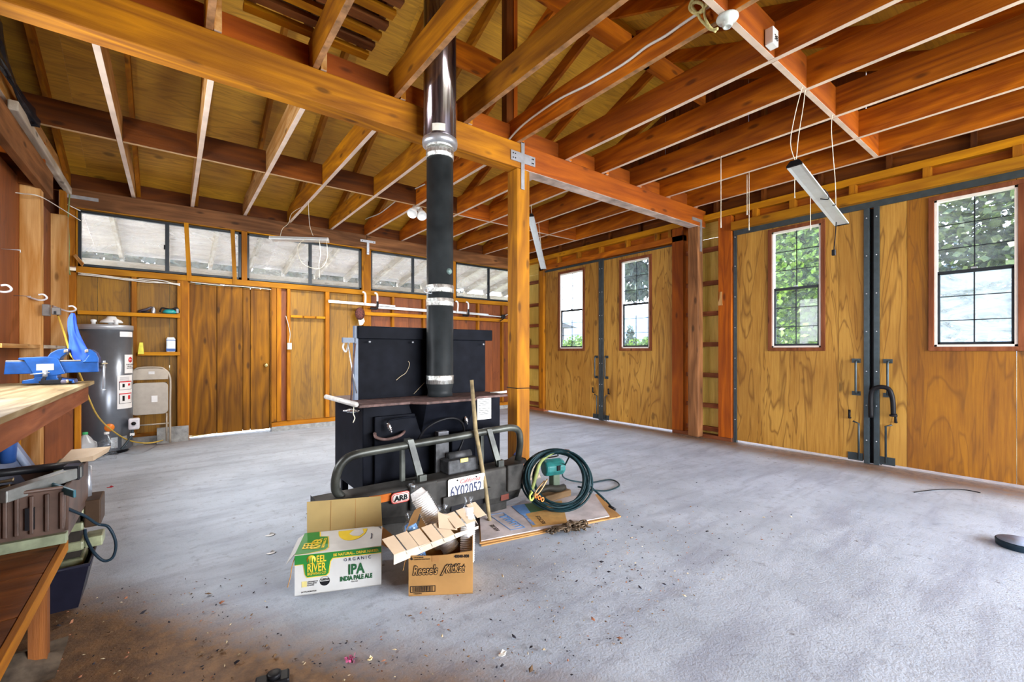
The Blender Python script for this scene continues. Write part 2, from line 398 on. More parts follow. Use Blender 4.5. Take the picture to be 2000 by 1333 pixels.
# ============================================================ RIGHT WALL
wr = struct('wall_right')
bx('sheathing_panel', wr, plywood('yellow', 'z'), 5.93, 5.945, 6.48, 7.44, 0.05, 2.755)
bx('sheathing_panel', wr, plywood('yellow', 'z'), 5.93, 5.945, 2.76, 3.70, 0.05, 2.755)
bx('sheathing_panel', wr, plywood('yellow', 'y'), 5.93, 5.945, -1.0, 7.44, 2.76, 3.0)
for y0, y1, x0, x1 in ((3.50, 3.68, 5.79, 5.93), (2.815, 2.99, 5.79, 5.93), (6.50, 6.62, 5.79, 5.93), (6.62, 6.70, 5.84, 5.93), (7.28, 7.33, 5.80, 5.93)):
    bx('stud', wr, 'redblock' if y0 < 6 else 'stud', x0, x1, y0, y1, 0.05, 2.97, 0.004)
for z in (2.594, 2.13, 1.71, 1.285, .86, .44, .12):
    bx('girt', wr, 'apron', 5.87, 5.93, 2.99, 3.50, z-.03, z+.03, 0.002); bx('girt', wr, 'apron', 5.87, 5.93, 6.70, 7.28, z-.03, z+.03, 0.002)
bx('bottom_plate', wr, 'apron', 5.80, 5.93, 2.82, 3.68, 0.0, 0.05); bx('bottom_plate', wr, 'apron', 5.80, 5.93, 6.50, 7.33, 0.0, 0.05)
for y0, y1 in ((-1.0, 3.2), (3.2, 7.33)):
    bx('top_plate', wr, 'trim', 5.79, 5.93, y0, y1, 2.975, 3.055, 0.004)
bx('header_ledger', wr, 'trim', 5.74, 5.84, -1.0, 2.80, 2.765, 2.865, 0.004); bx('header_ledger', wr, 'joist', 5.79, 5.88, 3.50, 6.62, 2.775, 2.86, 0.004)
bx('header_recess', wr, 'joist', 5.86, 5.93, -1.0, 2.80, 2.70, 2.975); bx('header_recess', wr, 'joist', 5.885, 5.93, 3.68, 6.5, 2.70, 2.975)
for y in (6.09, 5.58, 5.05, 4.50, 3.95, 3.72): bx('cripple', wr, 'stud', 5.79, 5.88, y-.025, y+.025, 2.86, 2.975, 0.002)
for y in (2.52, 2.10, 1.52, .93, .35, -.25): bx('cripple', wr, 'stud', 5.78, 5.87, y-.03, y+.03, 2.865, 2.975, 0.002)
# upper gable wall above the plates
for i in range(7):
    y0 = -1.0+1.22*i; y1 = min(y0+1.215, 7.42)
    def gz(y): return min(roof_z(y), 5.4)
    ym = [y0, y1] if not (y0 < RIDGE_Y < y1) else [y0, RIDGE_Y, y1]
    poly = [(y0, 3.055), (y1, 3.055)]+[(y, gz(y)) for y in reversed(ym)]
    B().prism(poly, 'x', 5.93, 5.945).build('gable_panel', plywood('redply', 'z'), wr)
y = -.6
while y < 7.2:
    bx('gable_stud', wr, 'dark', 5.84, 5.93, y-.02, y+.02, 3.055, roof_z(y)-.14); y += .61
bx('rim_board', wr, 'dark', 5.905, 5.928, -1.0, 7.3, 3.056, 3.30)
# double doors
def muntin_window(parent, y0, y1, z0, z1, screen=False, outer=0.04):
    wf = B(); t = .022
    x0, x1 = XR-.008, XR+.05
    wf.box(x0, x1, y0, y1, z0, z0+t).box(x0, x1, y0, y1, z1-t, z1).box(x0, x1, y0, y0+t, z0, z1).box(x0, x1, y1-t, y1, z0, z1)
    f = wf.build('window_frame', CREAM, parent, 0.002)
    c = B(); q = outer
    c.box(XR-.02, XR, y0-q, y1+q, z0-q, z0).box(XR-.02, XR, y0-q, y1+q, z1, z1+q).box(XR-.018, XR, y0-q, y0, z0, z1).box(XR-.018, XR, y1, y1+q, z0, z1)
    c.build('window_casing', wood('apron', 'z'), parent, 0.002)
    zm = z0+(z1-z0)*.5
    s = B(); ya, yb = y0+t, y1-t; a = .018
    s.box(XR+.004, XR+.03, ya, yb, zm-.016, zm+.016).box(XR+.004, XR+.03, ya, yb, z0+t, z0+t+a*1.3).box(XR+.004, XR+.03, ya, ya+a, z0+t, zm).box(XR+.004, XR+.03, yb-a, yb, z0+t, zm)
    s.build('lower_sash', BRONZE, parent, 0.001)
    g1 = bx('pane', parent, GLASS, XR+.034, XR+.037, ya, yb, zm, z1-t); g2 = bx('pane', parent, GLASS, XR+.016, XR+.019, ya+a, yb-a, z0+t, zm)
    for g, (za, zb), xx in ((g1, (zm, z1-t), XR+.030), (g2, (z0+t, zm), XR+.012)):
        ym = (ya+yb)/2
        bx('muntin', g, BRONZE, xx, xx+.006, ym-.005, ym+.005, za, zb)
        for i in (1, 2):
            z = za+(zb-za)*i/3; bx('muntin', g, BRONZE, xx, xx+.006, ya, yb, z-.004, z+.004)
    bx('sash_lock', parent, STEEL, XR-.004, XR+.012, ym-.02, ym+.02, zm+.016, zm+.03)
    if screen:
        bx('insect_screen', parent, SCREEN, XR+.042, XR+.043, ya, yb, z0+t, zm)
def door_leaf(name, y0, y1, wy0, wy1, joints, handle_y, screen=False, kinds=None):
    d = struct(name, (XR, (y0+y1)/2, 0))
    z0, z1 = .03, 2.745; wz0, wz1 = 1.235, 2.645
    ys = [y0]+joints+[y1]
    for i, (a, b) in enumerate(zip(ys[:-1], ys[1:])):
        mat = plywood((kinds or ['door']*9)[i])
        # pieces around the window opening
        segs = B(); m_ = .0015
        def add(ya, yb, za, zb):
            if yb-ya > .004 and zb-za > .004: segs.box(XR, XR+.035, ya, yb, za, zb)
        A_, B_ = a+m_, b-m_
        lo, hi = max(A_, wy0), min(B_, wy1)
        if hi > lo:
            add(A_, lo, z0, z1) if lo > A_ else None; add(hi, B_, z0, z1) if hi < B_ else None
            add(lo, hi, z0, wz0); add(lo, hi, wz1, z1)
        else: add(A_, B_, z0, z1)
        segs.build('door_panel', mat, d)
    muntin_window(d, wy0, wy1, wz0, wz1, screen)
    e = B(); e.box(XR-.012, XR, y0, y1, z1-.01, z1+.012)
    e.build('top_angle', DKSTEEL, d)
    return d
def bolts(parent, pts, r=.007):
    for p in pts:
        B().lathe([(r, 0), (r, .004), (r*.5, .006)], 8, Matrix.Translation(p) @ Matrix.Rotation(-PI/2, 4, 'Y')).build('bolt', STEEL, parent)
d1 = door_leaf('door_1', 5.105, 6.48, 5.475, 6.075, [5.33], 0); d2 = door_leaf('door_2', 3.69, 5.005, 4.09, 4.625, [4.72], 0)
d3 = door_leaf('door_3', 1.43, 2.765, 1.822, 2.342, [1.655], 0); d4 = door_leaf('door_4', 0.06, 1.30, .35, .885, [.36, 1.085], 0, True, ['doorbrown', 'doorbrown', 'door'])
d6 = door_leaf('door_6', -1.0, 0.05, -.7, -.2, [], 0)
for d, ye, s in ((d1, 5.105, -1), (d2, 5.005, 1), (d3, 1.43, -1), (d4, 1.30, 1)):
    a, b = (ye-.048, ye) if s < 0 else (ye, ye+.048)
    if s > 0: a, b = ye-.0, ye+.046
    bx('edge_angle', d, DKSTEEL, XR-.02, XR+.03, a, b, .005, 2.745, 0.002)
    if s < 0: bx('astragal', d, BLACK, XR+.03, XR+.036, b-.14, b, .005, 2.745)
    bolts(d, [(XR-.02, (a+b)/2, z) for z in (.25, .62, .98, 1.4, 1.8, 2.2, 2.6)])
    # pull handle with two brackets
    yc = a-.055 if s > 0 else b+.055
    if s < 0: yc = b+.05
    else: yc = a-.05
for d, ys_ in ((d1, 5.105+.055), (d2, 5.005-.07), (d3, 1.43+.06), (d4, 1.30-.075)):
    hb = B(); hb.tube([(XR-.012, ys_, 1.09), (XR-.05, ys_, 1.085), (XR-.055, ys_, 1.06), (XR-.055, ys_, .77), (XR-.05, ys_, .745), (XR-.012, ys_, .74)], .011, 8)
    h = hb.build('pull_handle', DKSTEEL, d)
    for z in (1.09, .74): bx('handle_bracket', d, DKSTEEL, XR-.010, XR, ys_-.03, ys_+.045, z-.022, z+.022)
    # cane bolt with hook stub and floor foot
    sy = 1 if d in (d1, d3) else -1
    B().tube([(XR-.03, ys_-sy*.02, .04), (XR-.03, ys_-sy*.02, .42), (XR-.035, ys_+sy*.03, .44)], .010, 8).build('cane_bolt', DKSTEEL, d)
    B().tube([(XR-.012, ys_+sy*.06, .47), (XR-.04, ys_+sy*.06, .47), (XR-.04, ys_+sy*.06, .56)], .012, 8).build('latch_stub', BLACK, d)
    bx('floor_foot', d, DKSTEEL, XR-.012, XR, ys_-.05, ys_+.08*1, .02, .10)
# black padded grab bar on door_4
B().tube(cr([(XR-.05, 1.36, .50), (XR-.055, 1.36, .72), (XR-.06, 1.335, .80), (XR-.06, 1.27, .825), (XR-.06, 1.21, .80), (XR-.055, 1.185, .70), (XR-.05, 1.18, .55)], 6), .022, 10).build('padded_grab_bar', BLACK, d4)
B().lathe([(.03, 0), (.035, .01), (.03, .02)], 12, Matrix.Translation((XR-.05, 1.18, .53))).build('bar_foot', BLACK, d4)
bx('side_angle', d3, DKSTEEL, XR-.018, XR+.02, 2.765, 2.80, .0, 2.76); bolts(d3, [(XR-.018, 2.782, z) for z in (.3, .7, 1.1, 1.5, 1.9, 2.3, 2.68)])
bolts(d3, [(XR-.012, y, 2.745) for y in (2.6, 2.2, 1.85, 1.5)]); bolts(d4, [(XR-.012, y, 2.745) for y in (1.25, .95, .7, .4)])
bx('top_plate_bracket', d1, DKSTEEL, XR-.015, XR, 5.0, 6.48, 2.745, 2.772); bx('head_angle', d3, DKSTEEL, XR-.022, XR-.012, -.9, 2.80, 2.70, 2.765)
# ============================================================ LEFT WALL
wl = struct('wall_left')
for y0, y1 in ((4.55, 5.76), (5.76, 6.97), (6.97, 7.44)): bx('sheathing_panel', wl, plywood('redply'), -1.075, -1.06, y0, y1-.003, 0, 2.72)
for y in (5.71, 6.98): bx('post', wl, 'pale' if y != 4.45 else 'stud', -1.06, -.93, y, y+.13, 0, 2.72, 0.004)
bx('top_beam', wl, 'old', -.96, -.90, -1.0, 6.05, 2.65, 2.89, 0.004)
for y0 in (5.66, 6.0): bx('cross_board', wl, 'dark', -2.3, -.965, y0, y0+.04, 2.66, 2.90)
bx('cross_board', wl, 'redblock', -2.3, -.965, 6.1, 6.14, 2.95, 3.2)
bx('live_edge_plate', wl, 'white', -.99, -.93, 5.0, 7.3, 3.04, 3.12, 0.01)
bx('corner_post', wl, 'stud', -1.02, -.97, 7.18, 7.30, 0, 3.05)
bx('bottom_rail', wl, 'white', -1.06, -.93, 5.84, 6.98, 1.22, 1.25); bx('bottom_rail', wl, 'pale', -1.06, -.93, 4.58, 5.71, 1.22, 1.25)
for x in (-2.35,): bx('outer_panel', wl, plywood('redply', 'y'), x, x+.02, -1.0, 7.44, 0, 5.2)
bx('back_panel', wl, plywood('redply', 'z'), -2.35, -1.06, 7.44, 7.46, 0, 3.3)
for y0 in (-1.0, 0.1): bx('sheathing_panel', wl, plywood('redply'), -1.075, -1.06, y0, y0+1.1, 0, 3.1)
bx('sheathing_panel', wl, plywood('redply'), -1.075, -1.06, 3.0, 4.55, 0, 1.25); bx('sheathing_panel', wl, plywood('redply'), -1.075, -1.06, 1.2, 3.0, 0, 3.1)
# ============================================================ FRONT WALL (behind the camera, with its big open doorway)
wf_ = struct('wall_front')
bx('header_board', wf_, plywood('redply', 'x'), -2.35, 5.95, -1.02, -1.0, 2.95, 3.6)
pfr = struct('front_sky_shade')  # unseen roof and posts, added to keep steep sky light off the floor
bx('sky_shade_board', pfr, plywood('roof', 'x'), -3.5, 7.5, -4.6, -1.03, 3.02, 3.06)
for x in (-3.0, 1.4, 7.2): bx('porch_or_shade_post', pfr, 'old', x, x+.14, -4.5, -4.36, -.15, 3.02)
bx('shading_side_board', wf_, plywood('redply', 'z'), -2.35, 1.1, -1.02, -1.0, 0, 2.95)  # out of view, closes the opening to shade the lower left floor
# ============================================================ ROOF / CEILING
ce = struct('ceiling')
def slope_panel(x0, x1, ya, yb, off=0.0, th=.015, name='roof_panel', mat=None, par=ce):
    za, zb = roof_z(ya)+off, roof_z(yb)+off
    return B().hexa([(x0, ya, za), (x1, ya, za), (x1, yb, zb), (x0, yb, zb)], [(x0, ya, za+th), (x1, ya, za+th), (x1, yb, zb+th), (x0, yb, zb+th)]).build(name, mat, par)
for i in range(4):
    for (ya, yb) in ((7.60, 6.53), (6.525, 5.46), (5.455, 4.39), (4.385, 3.30), (3.30, 2.23), (2.225, 1.16), (1.155, .10), (.095, -.97)):
        x0 = -2.4+i*2.44*.9 - (0.6 if int(ya*2) % 2 else 0)
        x0 = max(-2.4, x0); x1 = min(6.1, -2.4+(i+1)*2.196-(0.6 if int(ya*2) % 2 else 0)) if i < 3 else 6.1
        slope_panel(x0, x1-.001, ya, yb+(-.006 if ya>3.3 else -.006), mat=plywood('roof', 'x'))
jb = [-1.04, -.398, .202, .81, 1.39, 1.997, 2.567, 3.192, 3.765, 4.362, 4.962, 5.602]
jf = [-.44, .16, .76, 1.34, 1.955, 2.525, 3.15, 3.70, 4.32, 4.92, 5.56]
JH = .235
def tint_underside(o, face, kind=None):      # own underside colour; the pale default paints in daylight glare
    o.data.materials.append(kind or plain('glare_pale_edge', (.74, .58, .46), .6, 0, .12, 5)); o.data.polygons[face].material_index = 1; return o
def joist(x, ya, yb, mat):
    # top corner follows the roof slope at the wall end
    poly = [(ya, JZ), (yb, JZ)]
    top = JZ+JH
    if yb > 7: poly += [(yb, min(top, roof_z(yb)-.02)), (yb-.25, top), (ya, top)]
    elif ya < 0: poly += [(yb, top), (ya+.25, top), (ya, min(top, roof_z(ya)-.02))]
    o = B().prism(poly, 'x', x, x+.04).build('joist', mat, ce, 0.003)
    return tint_underside(o, 2) if (yb > 7 or x > 2.6) else tint_underside(o, 2, plain('rough_tan_edge', (.40, .20, .08), .8, 0, .35, 14))
for x in jb:
    joist(x, 3.19, 7.40, wood('pale' if x < 1.0 else ('beam' if x < 2.3 else 'joist'), 'y'))
for x in jf: joist(x, -.95, 3.36, wood('beam' if x < 2.0 else 'joist', 'y'))
# rafters
for x in jb[0:]:
    for (ya, yb) in ((7.58, RIDGE_Y+.02), (RIDGE_Y-.02, -.97)):
        xx = x+.045
        za, zb = roof_z(ya), roof_z(yb); h = .15
        B().hexa([(xx, ya, za-h), (xx+.04, ya, za-h), (xx+.04, yb, zb-h), (xx, yb, zb-h)], [(xx, ya, za-.002), (xx+.04, ya, za-.002), (xx+.04, yb, zb-.002), (xx, yb, zb-.002)]).build('rafter', wood('stud' if x < 2.6 else 'joist', 'y'), ce)
rz_ = roof_z(RIDGE_Y)
bx('ridge_board', ce, 'stud', -2.3, 5.9, RIDGE_Y-.019, RIDGE_Y+.019, rz_-.22, rz_-.01)
# blocking rows
def row(xs_, y, name, mat, z0=JZ, h=JH, t=.04, skip=()):
    for i in range(len(xs_)-1):
        if i in skip: continue
        o = bx(name, ce, mat, xs_[i]+.042, xs_[i+1]-.002, y, y+t, z0, z0+h, 0.002)
        if name == 'blocking': tint_underside(o, 4, plain('tan_edge', (.60, .38, .18), .7, 0, .15, 8) if mat == 'dark' else None)
row(jb[:8], 5.41, 'blocking', 'dark'); row(jb[7:], 5.43, 'blocking', 'redblock')
row(jf, 1.245, 'blocking', 'redblock', skip=(0, 1, 2))
row(jf, 3.30, 'beam_blocking', 'redblock', z0=JZ+.0, h=.20, t=.035)
bx('collar_board', ce, 'joist', 1.84, 2.52, 3.36, 3.40, 3.72, 3.94); 
for (xa, xb, y, z) in ((1.9, 3.35, 2.35, 3.70), (3.1, 4.3, 2.35, 3.70)):
    bx('purlin_block', ce, 'joist', xa, xb, y, y+.04, z, z+.19)
# main beam, post
mb = thing('main_beam', 'long timber beam running across the room under the joists', 'beam', (2.4, 3.275, 2.9))
bx('timber', mb, 'beam', -1.5, 2.60, 3.20, 3.35, 2.895, 3.128, 0.008); tint_underside(bx('timber', mb, 'redblock', 2.603, 5.86, 3.20, 3.35, 2.895, 3.128, 0.008), 4, plain('glare_grey_edge', (.62, .50, .44), .7, 0, .35, 5))  # right half: glare on the underside is painted in as pale grey
cp = B(); c0 = onY(1021, 322, 3.19)
cp.box(2.57, 2.61, 3.190, 3.1965, 2.70, 3.14).box(2.45, 2.74, 3.1895, 3.1960, 2.945, 3.035)
cpo = cp.build('cross_connector_plate', STEEL, mb)
for x in (2.475, 2.50, 2.70, 2.715):
    for z in (2.97, 3.01): B().lathe([(.006, 0), (.006, .003)], 8, Matrix.Translation((x, 3.189, z)) @ Matrix.Rotation(PI/2, 4, 'X')).build('bolt', BLACK, cpo)
pt = thing('timber_post', 'square timber post standing on a concrete pier behind the steel bumper', 'post', (2.605, 3.275, 0))
bx('timber', pt, 'post', 2.53, 2.68, 3.20, 3.35, 0.14, 2.893, 0.008)
B().hexa([(2.47, 3.12, 0), (2.75, 3.12, 0), (2.75, 3.42, 0), (2.47, 3.42, 0)], [(2.50, 3.15, .14), (2.72, 3.15, .14), (2.72, 3.40, .14), (2.50, 3.40, .14)]).build('concrete_pier', plain('pier_concrete', (.33, .28, .20), .95, 0, .5, 60), pt)
B().tube([(2.525, 3.195, .85), (2.685, 3.195, .845), (2.685, 3.355, .85), (2.525, 3.355, .85)], .004, 6, close=True).build('tie_wire', BLACK, pt)
kp = tag(bx('king_post', None, 'dark', 2.535, 2.615, 3.37, 3.45, 3.14, rz_-.26, 0.004), 'dark upright timber rising from the beam to the ridge', 'post')
bx('king_post_face', kp, 'redblock', 2.615, 2.66, 3.36, 3.45, 3.14, rz_-.26)
rw = thing('rough_post', 'dark weathered rough sawn post against the wall under the beam end', 'post', (5.72, 3.28, 0))
bx('timber', rw, 'old', 5.66, 5.79, 3.20, 3.355, 0.02, 2.893, 0.012)
bx('steel_strap', rw, STEEL, 5.70, 5.74, 3.188, 3.199, 2.55, 2.97); bx('steel_strap', rw, STEEL, 5.50, 5.74, 3.187, 3.1985, 2.945, 2.985)
# T and strap plates on the back header
tp = B().box(2.47, 2.72, 7.293, 7.299, 3.0, 3.04).box(2.575, 2.615, 7.2925, 7.2985, 2.80, 3.0).build('tee_plate', STEEL, wbk)
for p in ((2.50, 3.02), (2.69, 3.02), (2.595, 2.83)): B().lathe([(.007, 0), (.007, .003)], 8, Matrix.Translation((p[0], 7.292, p[1])) @ Matrix.Rotation(PI/2, 4, 'X')).build('bolt', BLACK, tp)
bx('strap_plate', wbk, STEEL, -.97, -.70, 7.293, 7.299, 3.0, 3.04)
# ============================================================ OUTSIDE
def leafmat(name, a, b, tr=0.4):
    k = NT(name); n = k.noise(k.coords((1, 1, 1)), 3.0, 3); n2 = k.noise(k.coords((1, 1, 1)), 30.0, 1)
    c = k.ramp(k.math('ADD', k.math('MULTIPLY', n, .5), k.math('MULTIPLY', n2, .5)), (0.35, a), (0.65, b))
    p = k.n('BsdfPrincipled'); k.l(c, p.inputs['Base Color']); p.inputs['Roughness'].default_value = .5
    t = k.n('BsdfTranslucent'); k.l(c, t.inputs[0]); m = k.n('MixShader'); m.inputs[0].default_value = tr
    k.l(p.outputs[0], m.inputs[1]); k.l(t.outputs[0], m.inputs[2]); k.l(m.outputs[0], k.out.inputs[0]); return k.m
LF1 = leafmat('bright_leaves', (.018, .055, .006), (.20, .33, .035)); LF2 = leafmat('dark_leaves', (.006, .018, .006), (.03, .06, .014))
LF3 = leafmat('fir_needles', (.010, .022, .010), (.05, .08, .03), .2)
BARK = plain('bark', (.12, .085, .055), .9, 0, .3)
def tree(name, label, cat, loc, crown, n, leaf, mat, trunk_r, seed, group=None, droop=False):
    """crown: list of (dx,dy,z,rx,ry,rz) blobs"""
    r = random.Random(seed); t = thing(name, label, cat, loc, 0, group); b = B()
    tot = sum(c[3]*c[4]*c[5] for c in crown)
    for (dx, dy, cz, rx, ry, rz) in crown:
        for _ in range(int(n*rx*ry*rz/tot)):
            while True:
                p = Vector((r.uniform(-1, 1), r.uniform(-1, 1), r.uniform(-1, 1)))
                if p.length < 1: break
            p = p*(0.55+0.45*r.random()/max(p.length, .3)) if p.length > .3 else p
            q = Vector((dx+p.x*rx, dy+p.y*ry, cz+p.z*rz)); s = leaf*r.uniform(.6, 1.3)
            a = Vector((r.gauss(0, 1), r.gauss(0, 1), r.gauss(0, .6)-(1.2 if droop else 0))).normalized()
            c = a.cross(Vector((r.gauss(0, 1), r.gauss(0, 1), r.gauss(0, 1)))).normalized()
            w_ = .18 if droop else .42
            b.add([q-a*s*.5, q+c*s*w_, q+a*s*.6, q-c*s*w_], [(0, 1, 2, 3)])
    cwn = b.build('foliage', mat, t, local=True, at=(0, 0, 0)); cwn['kind'] = 'stuff'
    top = max(c[2] for c in crown); tb = B()
    if trunk_r > 0:
        tb.tube(cr([(0, 0, -.15), (.1, .05, top*.35), (-.05, .1, top*.7), (.05, 0, top)], 4), [trunk_r*(1-.8*i/12) for i in range(13)], 8)
        tb.build('trunk', BARK, t, local=True)
        bb = B()
        for c in crown[:6]: bb.tube(cr([(0, 0, top*.3), (c[0]*.5, c[1]*.5, (top*.3+c[2])*.55), (c[0], c[1], c[2])], 4), trunk_r*.3, 6)
        bb.build('branch', BARK, t, local=True)
    return t
gk = NT('dry_grass'); gn = gk.noise(gk.coords(rnd=False), 2.0, 6, .7)
gk.bsdf(gk.ramp(gn, (.3, (.10, .13, .05)), (.7, (.34, .31, .2))), .9, 0, gn)
pg = B().box(-4, 6.6, 7.48, 14.5, -.158, -.10).build('bounce_slab', plain('pale_bounce_concrete', (.60, .58, .54), .9)); pg['kind'] = 'structure'  # unseen pale slab added to bounce daylight up under the porch
g = B().box(-60, 150, -60, 200, -.6, -.16).build('ground', gk.m); g['kind'] = 'structure'
# hills
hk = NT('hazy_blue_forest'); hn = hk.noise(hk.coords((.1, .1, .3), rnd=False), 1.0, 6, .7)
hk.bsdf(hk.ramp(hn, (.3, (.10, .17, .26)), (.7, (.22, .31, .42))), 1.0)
hv = []; hf = []; NH = 60
for i in range(NH+1):
    a = -1.2+3.0*i/NH; d = 170; x = d*math.sin(a+TH*0+.35); y = d*math.cos(a+.35)
    h = 9+3.5*math.sin(a*5+1)+2*math.sin(a*13)+6*math.sin(a*2.2)
    hv += [(x*.8, y*.8, -1), (x, y, max(5, h)), (x*1.2, y*1.2, -1)]
for i in range(NH): hf += [(3*i, 3*i+3, 3*i+4, 3*i+1), (3*i+1, 3*i+4, 3*i+5, 3*i+2)]
hb = B().add(hv, hf, smooth=True).build('hills', hk.m); hb['kind'] = 'structure'
tree('leafy_tree', 'bright green leafy tree filling the narrow window of the near left door', 'tree', (10.6, 3.7, -.15),
     [(0, 0, 4.6, 1.5, 1.6, 1.5), (-.4, -.6, 2.9, 1.3, 1.5, 1.3), (.3, .6, 3.2, 1.2, 1.1, 1.2), (-.2, -.2, 1.5, 1.3, 1.5, 1.0)], 15000, .12, LF1, .14, 3)
tree('leafy_tree', 'mid green leafy tree behind the wide window at the right edge', 'tree', (11.2, 0.2, -.15),
     [(0, 0, 5.4, 2.0, 2.2, 1.7), (-.3, .5, 3.9, 1.8, 1.7, 1.2), (.2, -1.1, 4.4, 1.5, 1.6, 1.4), (0, .2, 2.6, 1.9, 2.2, 1.1)], 15000, .13, leafmat('olive_leaves', (.014, .032, .006), (.09, .13, .026)), .16, 4)
tree('dark_tree', 'dark shaded tree behind the bright leafy one', 'tree', (14.5, 4.3, -.15),
     [(0, 0, 5, 2.4, 2.8, 2.8), (0, -1, 2.4, 2.2, 3.0, 1.8)], 4500, .3, LF2, .2, 5)
tree('fir_tree', 'tall fir whose drooping boughs hang into the view of the second far window', 'tree', (12.6, 11.2, -.15),
     [(-.2, -1.9, 4.9, 1.0, 1.1, .6), (.3, -1.6, 4.1, .9, 1.0, .45), (-.3, -1.8, 3.35, .8, .75, .35), (.4, -1.3, 6.0, 1.3, 1.4, .9), (0, .4, 7.5, 1.4, 1.4, 1.4)], 9000, .34, LF3, .2, 6, droop=True)
tree('small_conifer', 'small pointed conifer under the fir in the second far window', 'tree', (25.4, 19.4, -.15),
     [(0, 0, 2.6, .35, .35, .6), (0, 0, 1.8, .6, .6, .6), (0, 0, 1.0, .9, .9, .7)], 2500, .25, LF3, .1, 8, droop=True)
for i, (x, y, h, lb) in enumerate(((11.3, 10.4, 1.15, 'sunlit round bush below the far left window panes'), (11.6, 8.3, 1.2, 'sunlit bush low in the second far window, left side'),
                                    (12.4, 8.2, 1.25, 'sunlit bush low in the second far window, right side'), (12.3, 11.9, 1.35, 'tall bush in front of the neighbouring house'))):
    tree('bush', lb, 'bush', (x, y, -.15), [(0, 0, h, .85, .85, .62), (.5, -.4, h*.75, .7, .7, .5)], 2600, .12, LF1, .04, 20+i, 'bushes outside the far doors')
hs_ = thing('neighbour_house', 'brown house with a grey shingle roof seen through the far left window', 'house', (15.4, 19.0, -.15))
WMh = WM[hs_]
bx('wall', hs_, plain('brown_siding', (.07, .045, .032), .8), -3.2, 3.2, 0, 5, 0, 2.75, local=True)
B().prism([(-3.7, 2.7), (3.9, 2.7), (-1.2, 3.75)], 'y', -.5, 5.5).build('roof', plain('grey_shingle', (.10, .09, .08), .9), hs_, local=True)
bx('window', hs_, BRONZE, -1.2, .2, -.03, .02, 1.1, 2.3, local=True)
# porch roof behind the clerestory windows
po = struct('porch_roof')
PZ = lambda y: 3.30-.20*(y-7.46)
pm = plywood('porch', 'x')
for i, (xa, xb) in enumerate(((-3.4, -.97), (-.97, 1.47), (1.47, 3.91), (3.91, 7.5))):
    for ya, yb in ((7.46, 8.66), (8.66, 9.9)):
        B().hexa([(xa, ya, PZ(ya)), (xb-.004, ya, PZ(ya)), (xb-.004, yb-.004, PZ(yb)), (xa, yb-.004, PZ(yb))], [(xa, ya, PZ(ya)+.015), (xb-.004, ya, PZ(ya)+.015), (xb-.004, yb-.004, PZ(yb)+.015), (xa, yb-.004, PZ(yb)+.015)]).build('roof_panel', pm, po)
for i in range(16):
    x = -1.9+.61*i; za, zb = PZ(7.46), PZ(9.9)
    B().hexa([(x, 7.46, za-.14), (x+.05, 7.46, za-.14), (x+.05, 9.9, zb-.14), (x, 9.9, zb-.14)], [(x, 7.46, za), (x+.05, 7.46, za), (x+.05, 9.9, zb), (x, 9.9, zb)]).build('porch_rafter', wood('white', 'y'), po)
bx('porch_beam', po, 'white', -3.4, 7.5, 9.62, 9.74, 2.46, 2.66)
for x in (-2.5, 1.6, 5.7): bx('porch_or_shade_post', po, 'old', x, x+.12, 9.62, 9.74, -.15, 2.46)
tree('hedge', 'long grey green hedge seen under the porch roof', 'hedge', (3.2, 12.2, -.15), [(-5+1.6*i, 0, 2.5, 1.5, .9, 2.4) for i in range(6)], 9000, .26, leafmat('hedge_leaves', (.02, .03, .018), (.08, .10, .055)), 0, 11)
# ============================================================ STOVE
st = thing('wood_stove', 'large black steel wood stove with a tall back plate under the flue pipe', 'stove', (1.545, 3.19, 0))
b = B(); b.box(.99, 2.10, 2.88, 3.50, .25, .83); b.build('body', STOVE, st, 0.006)
for x in (1.02, 2.03):
    for y in (2.91, 3.42): bx('leg', st, STOVE, x, x+.045, y, y+.045, 0.0, .25)
pl = B().prism([(.95, 2.83), (1.30, 2.83), (1.38, 2.74), (1.78, 2.74), (1.85, 2.83), (2.14, 2.83), (2.14, 3.54), (.95, 3.54)], 'z', .83, .848)
plo = pl.build('top_plate', RUST, st, 0.003)
B().add([(1.31, 2.879, .83), (1.84, 2.879, .83), (1.78, 2.745, .829), (1.38, 2.745, .829), (1.40, 2.879, .56), (1.76, 2.879, .54)],
        [(3, 2, 5, 4), (0, 3, 4), (2, 1, 5), (0, 1, 2, 3), (0, 4, 5, 1)]).build('sloped_hood', STOVE, st)
dr = bx('fire_door', st, STOVE, 1.06, 1.82, 2.858, 2.879, .29, .76, 0.004)
bx('door_trim', dr, STOVE, 1.06, 1.10, 2.846, 2.858, .29, .76); bx('door_trim', dr, STOVE, 1.10, 1.80, 2.850, 2.858, .29, .33)
def P2(u, v, y=2.85): return onY(u, v, y)
CHROME = plain('chrome_spring', (.7, .7, .72), .2, .95)
hd = B().tube(cr([P2(812, 815), P2(790, 816, 2.82), P2(762, 821, 2.80), P2(757, 826, 2.80)], 4), .006, 8).build('door_latch_rod', STOVE, st)
def spring(p, q, parent, name='spring_handle'):
    p, q = Vector(p), Vector(q); d = q-p; L = d.length; M = Matrix.Translation(p) @ d.to_track_quat('Z', 'Y').to_matrix().to_4x4()
    prof = [(.002, 0)]
    for i in range(11):
        t = i/10; r = .007+.010*math.sin(PI*min(1, t*1.15)); prof += [(r*(1.0 if i % 2 else .72), L*t)]
    prof.append((.002, L)); return B().lathe(prof, 12, M).build(name, CHROME, parent)
spring(P2(757, 826, 2.80), P2(765, 846, 2.79), st); spring(P2(908, 813, 2.80), P2(913, 830, 2.79), st)
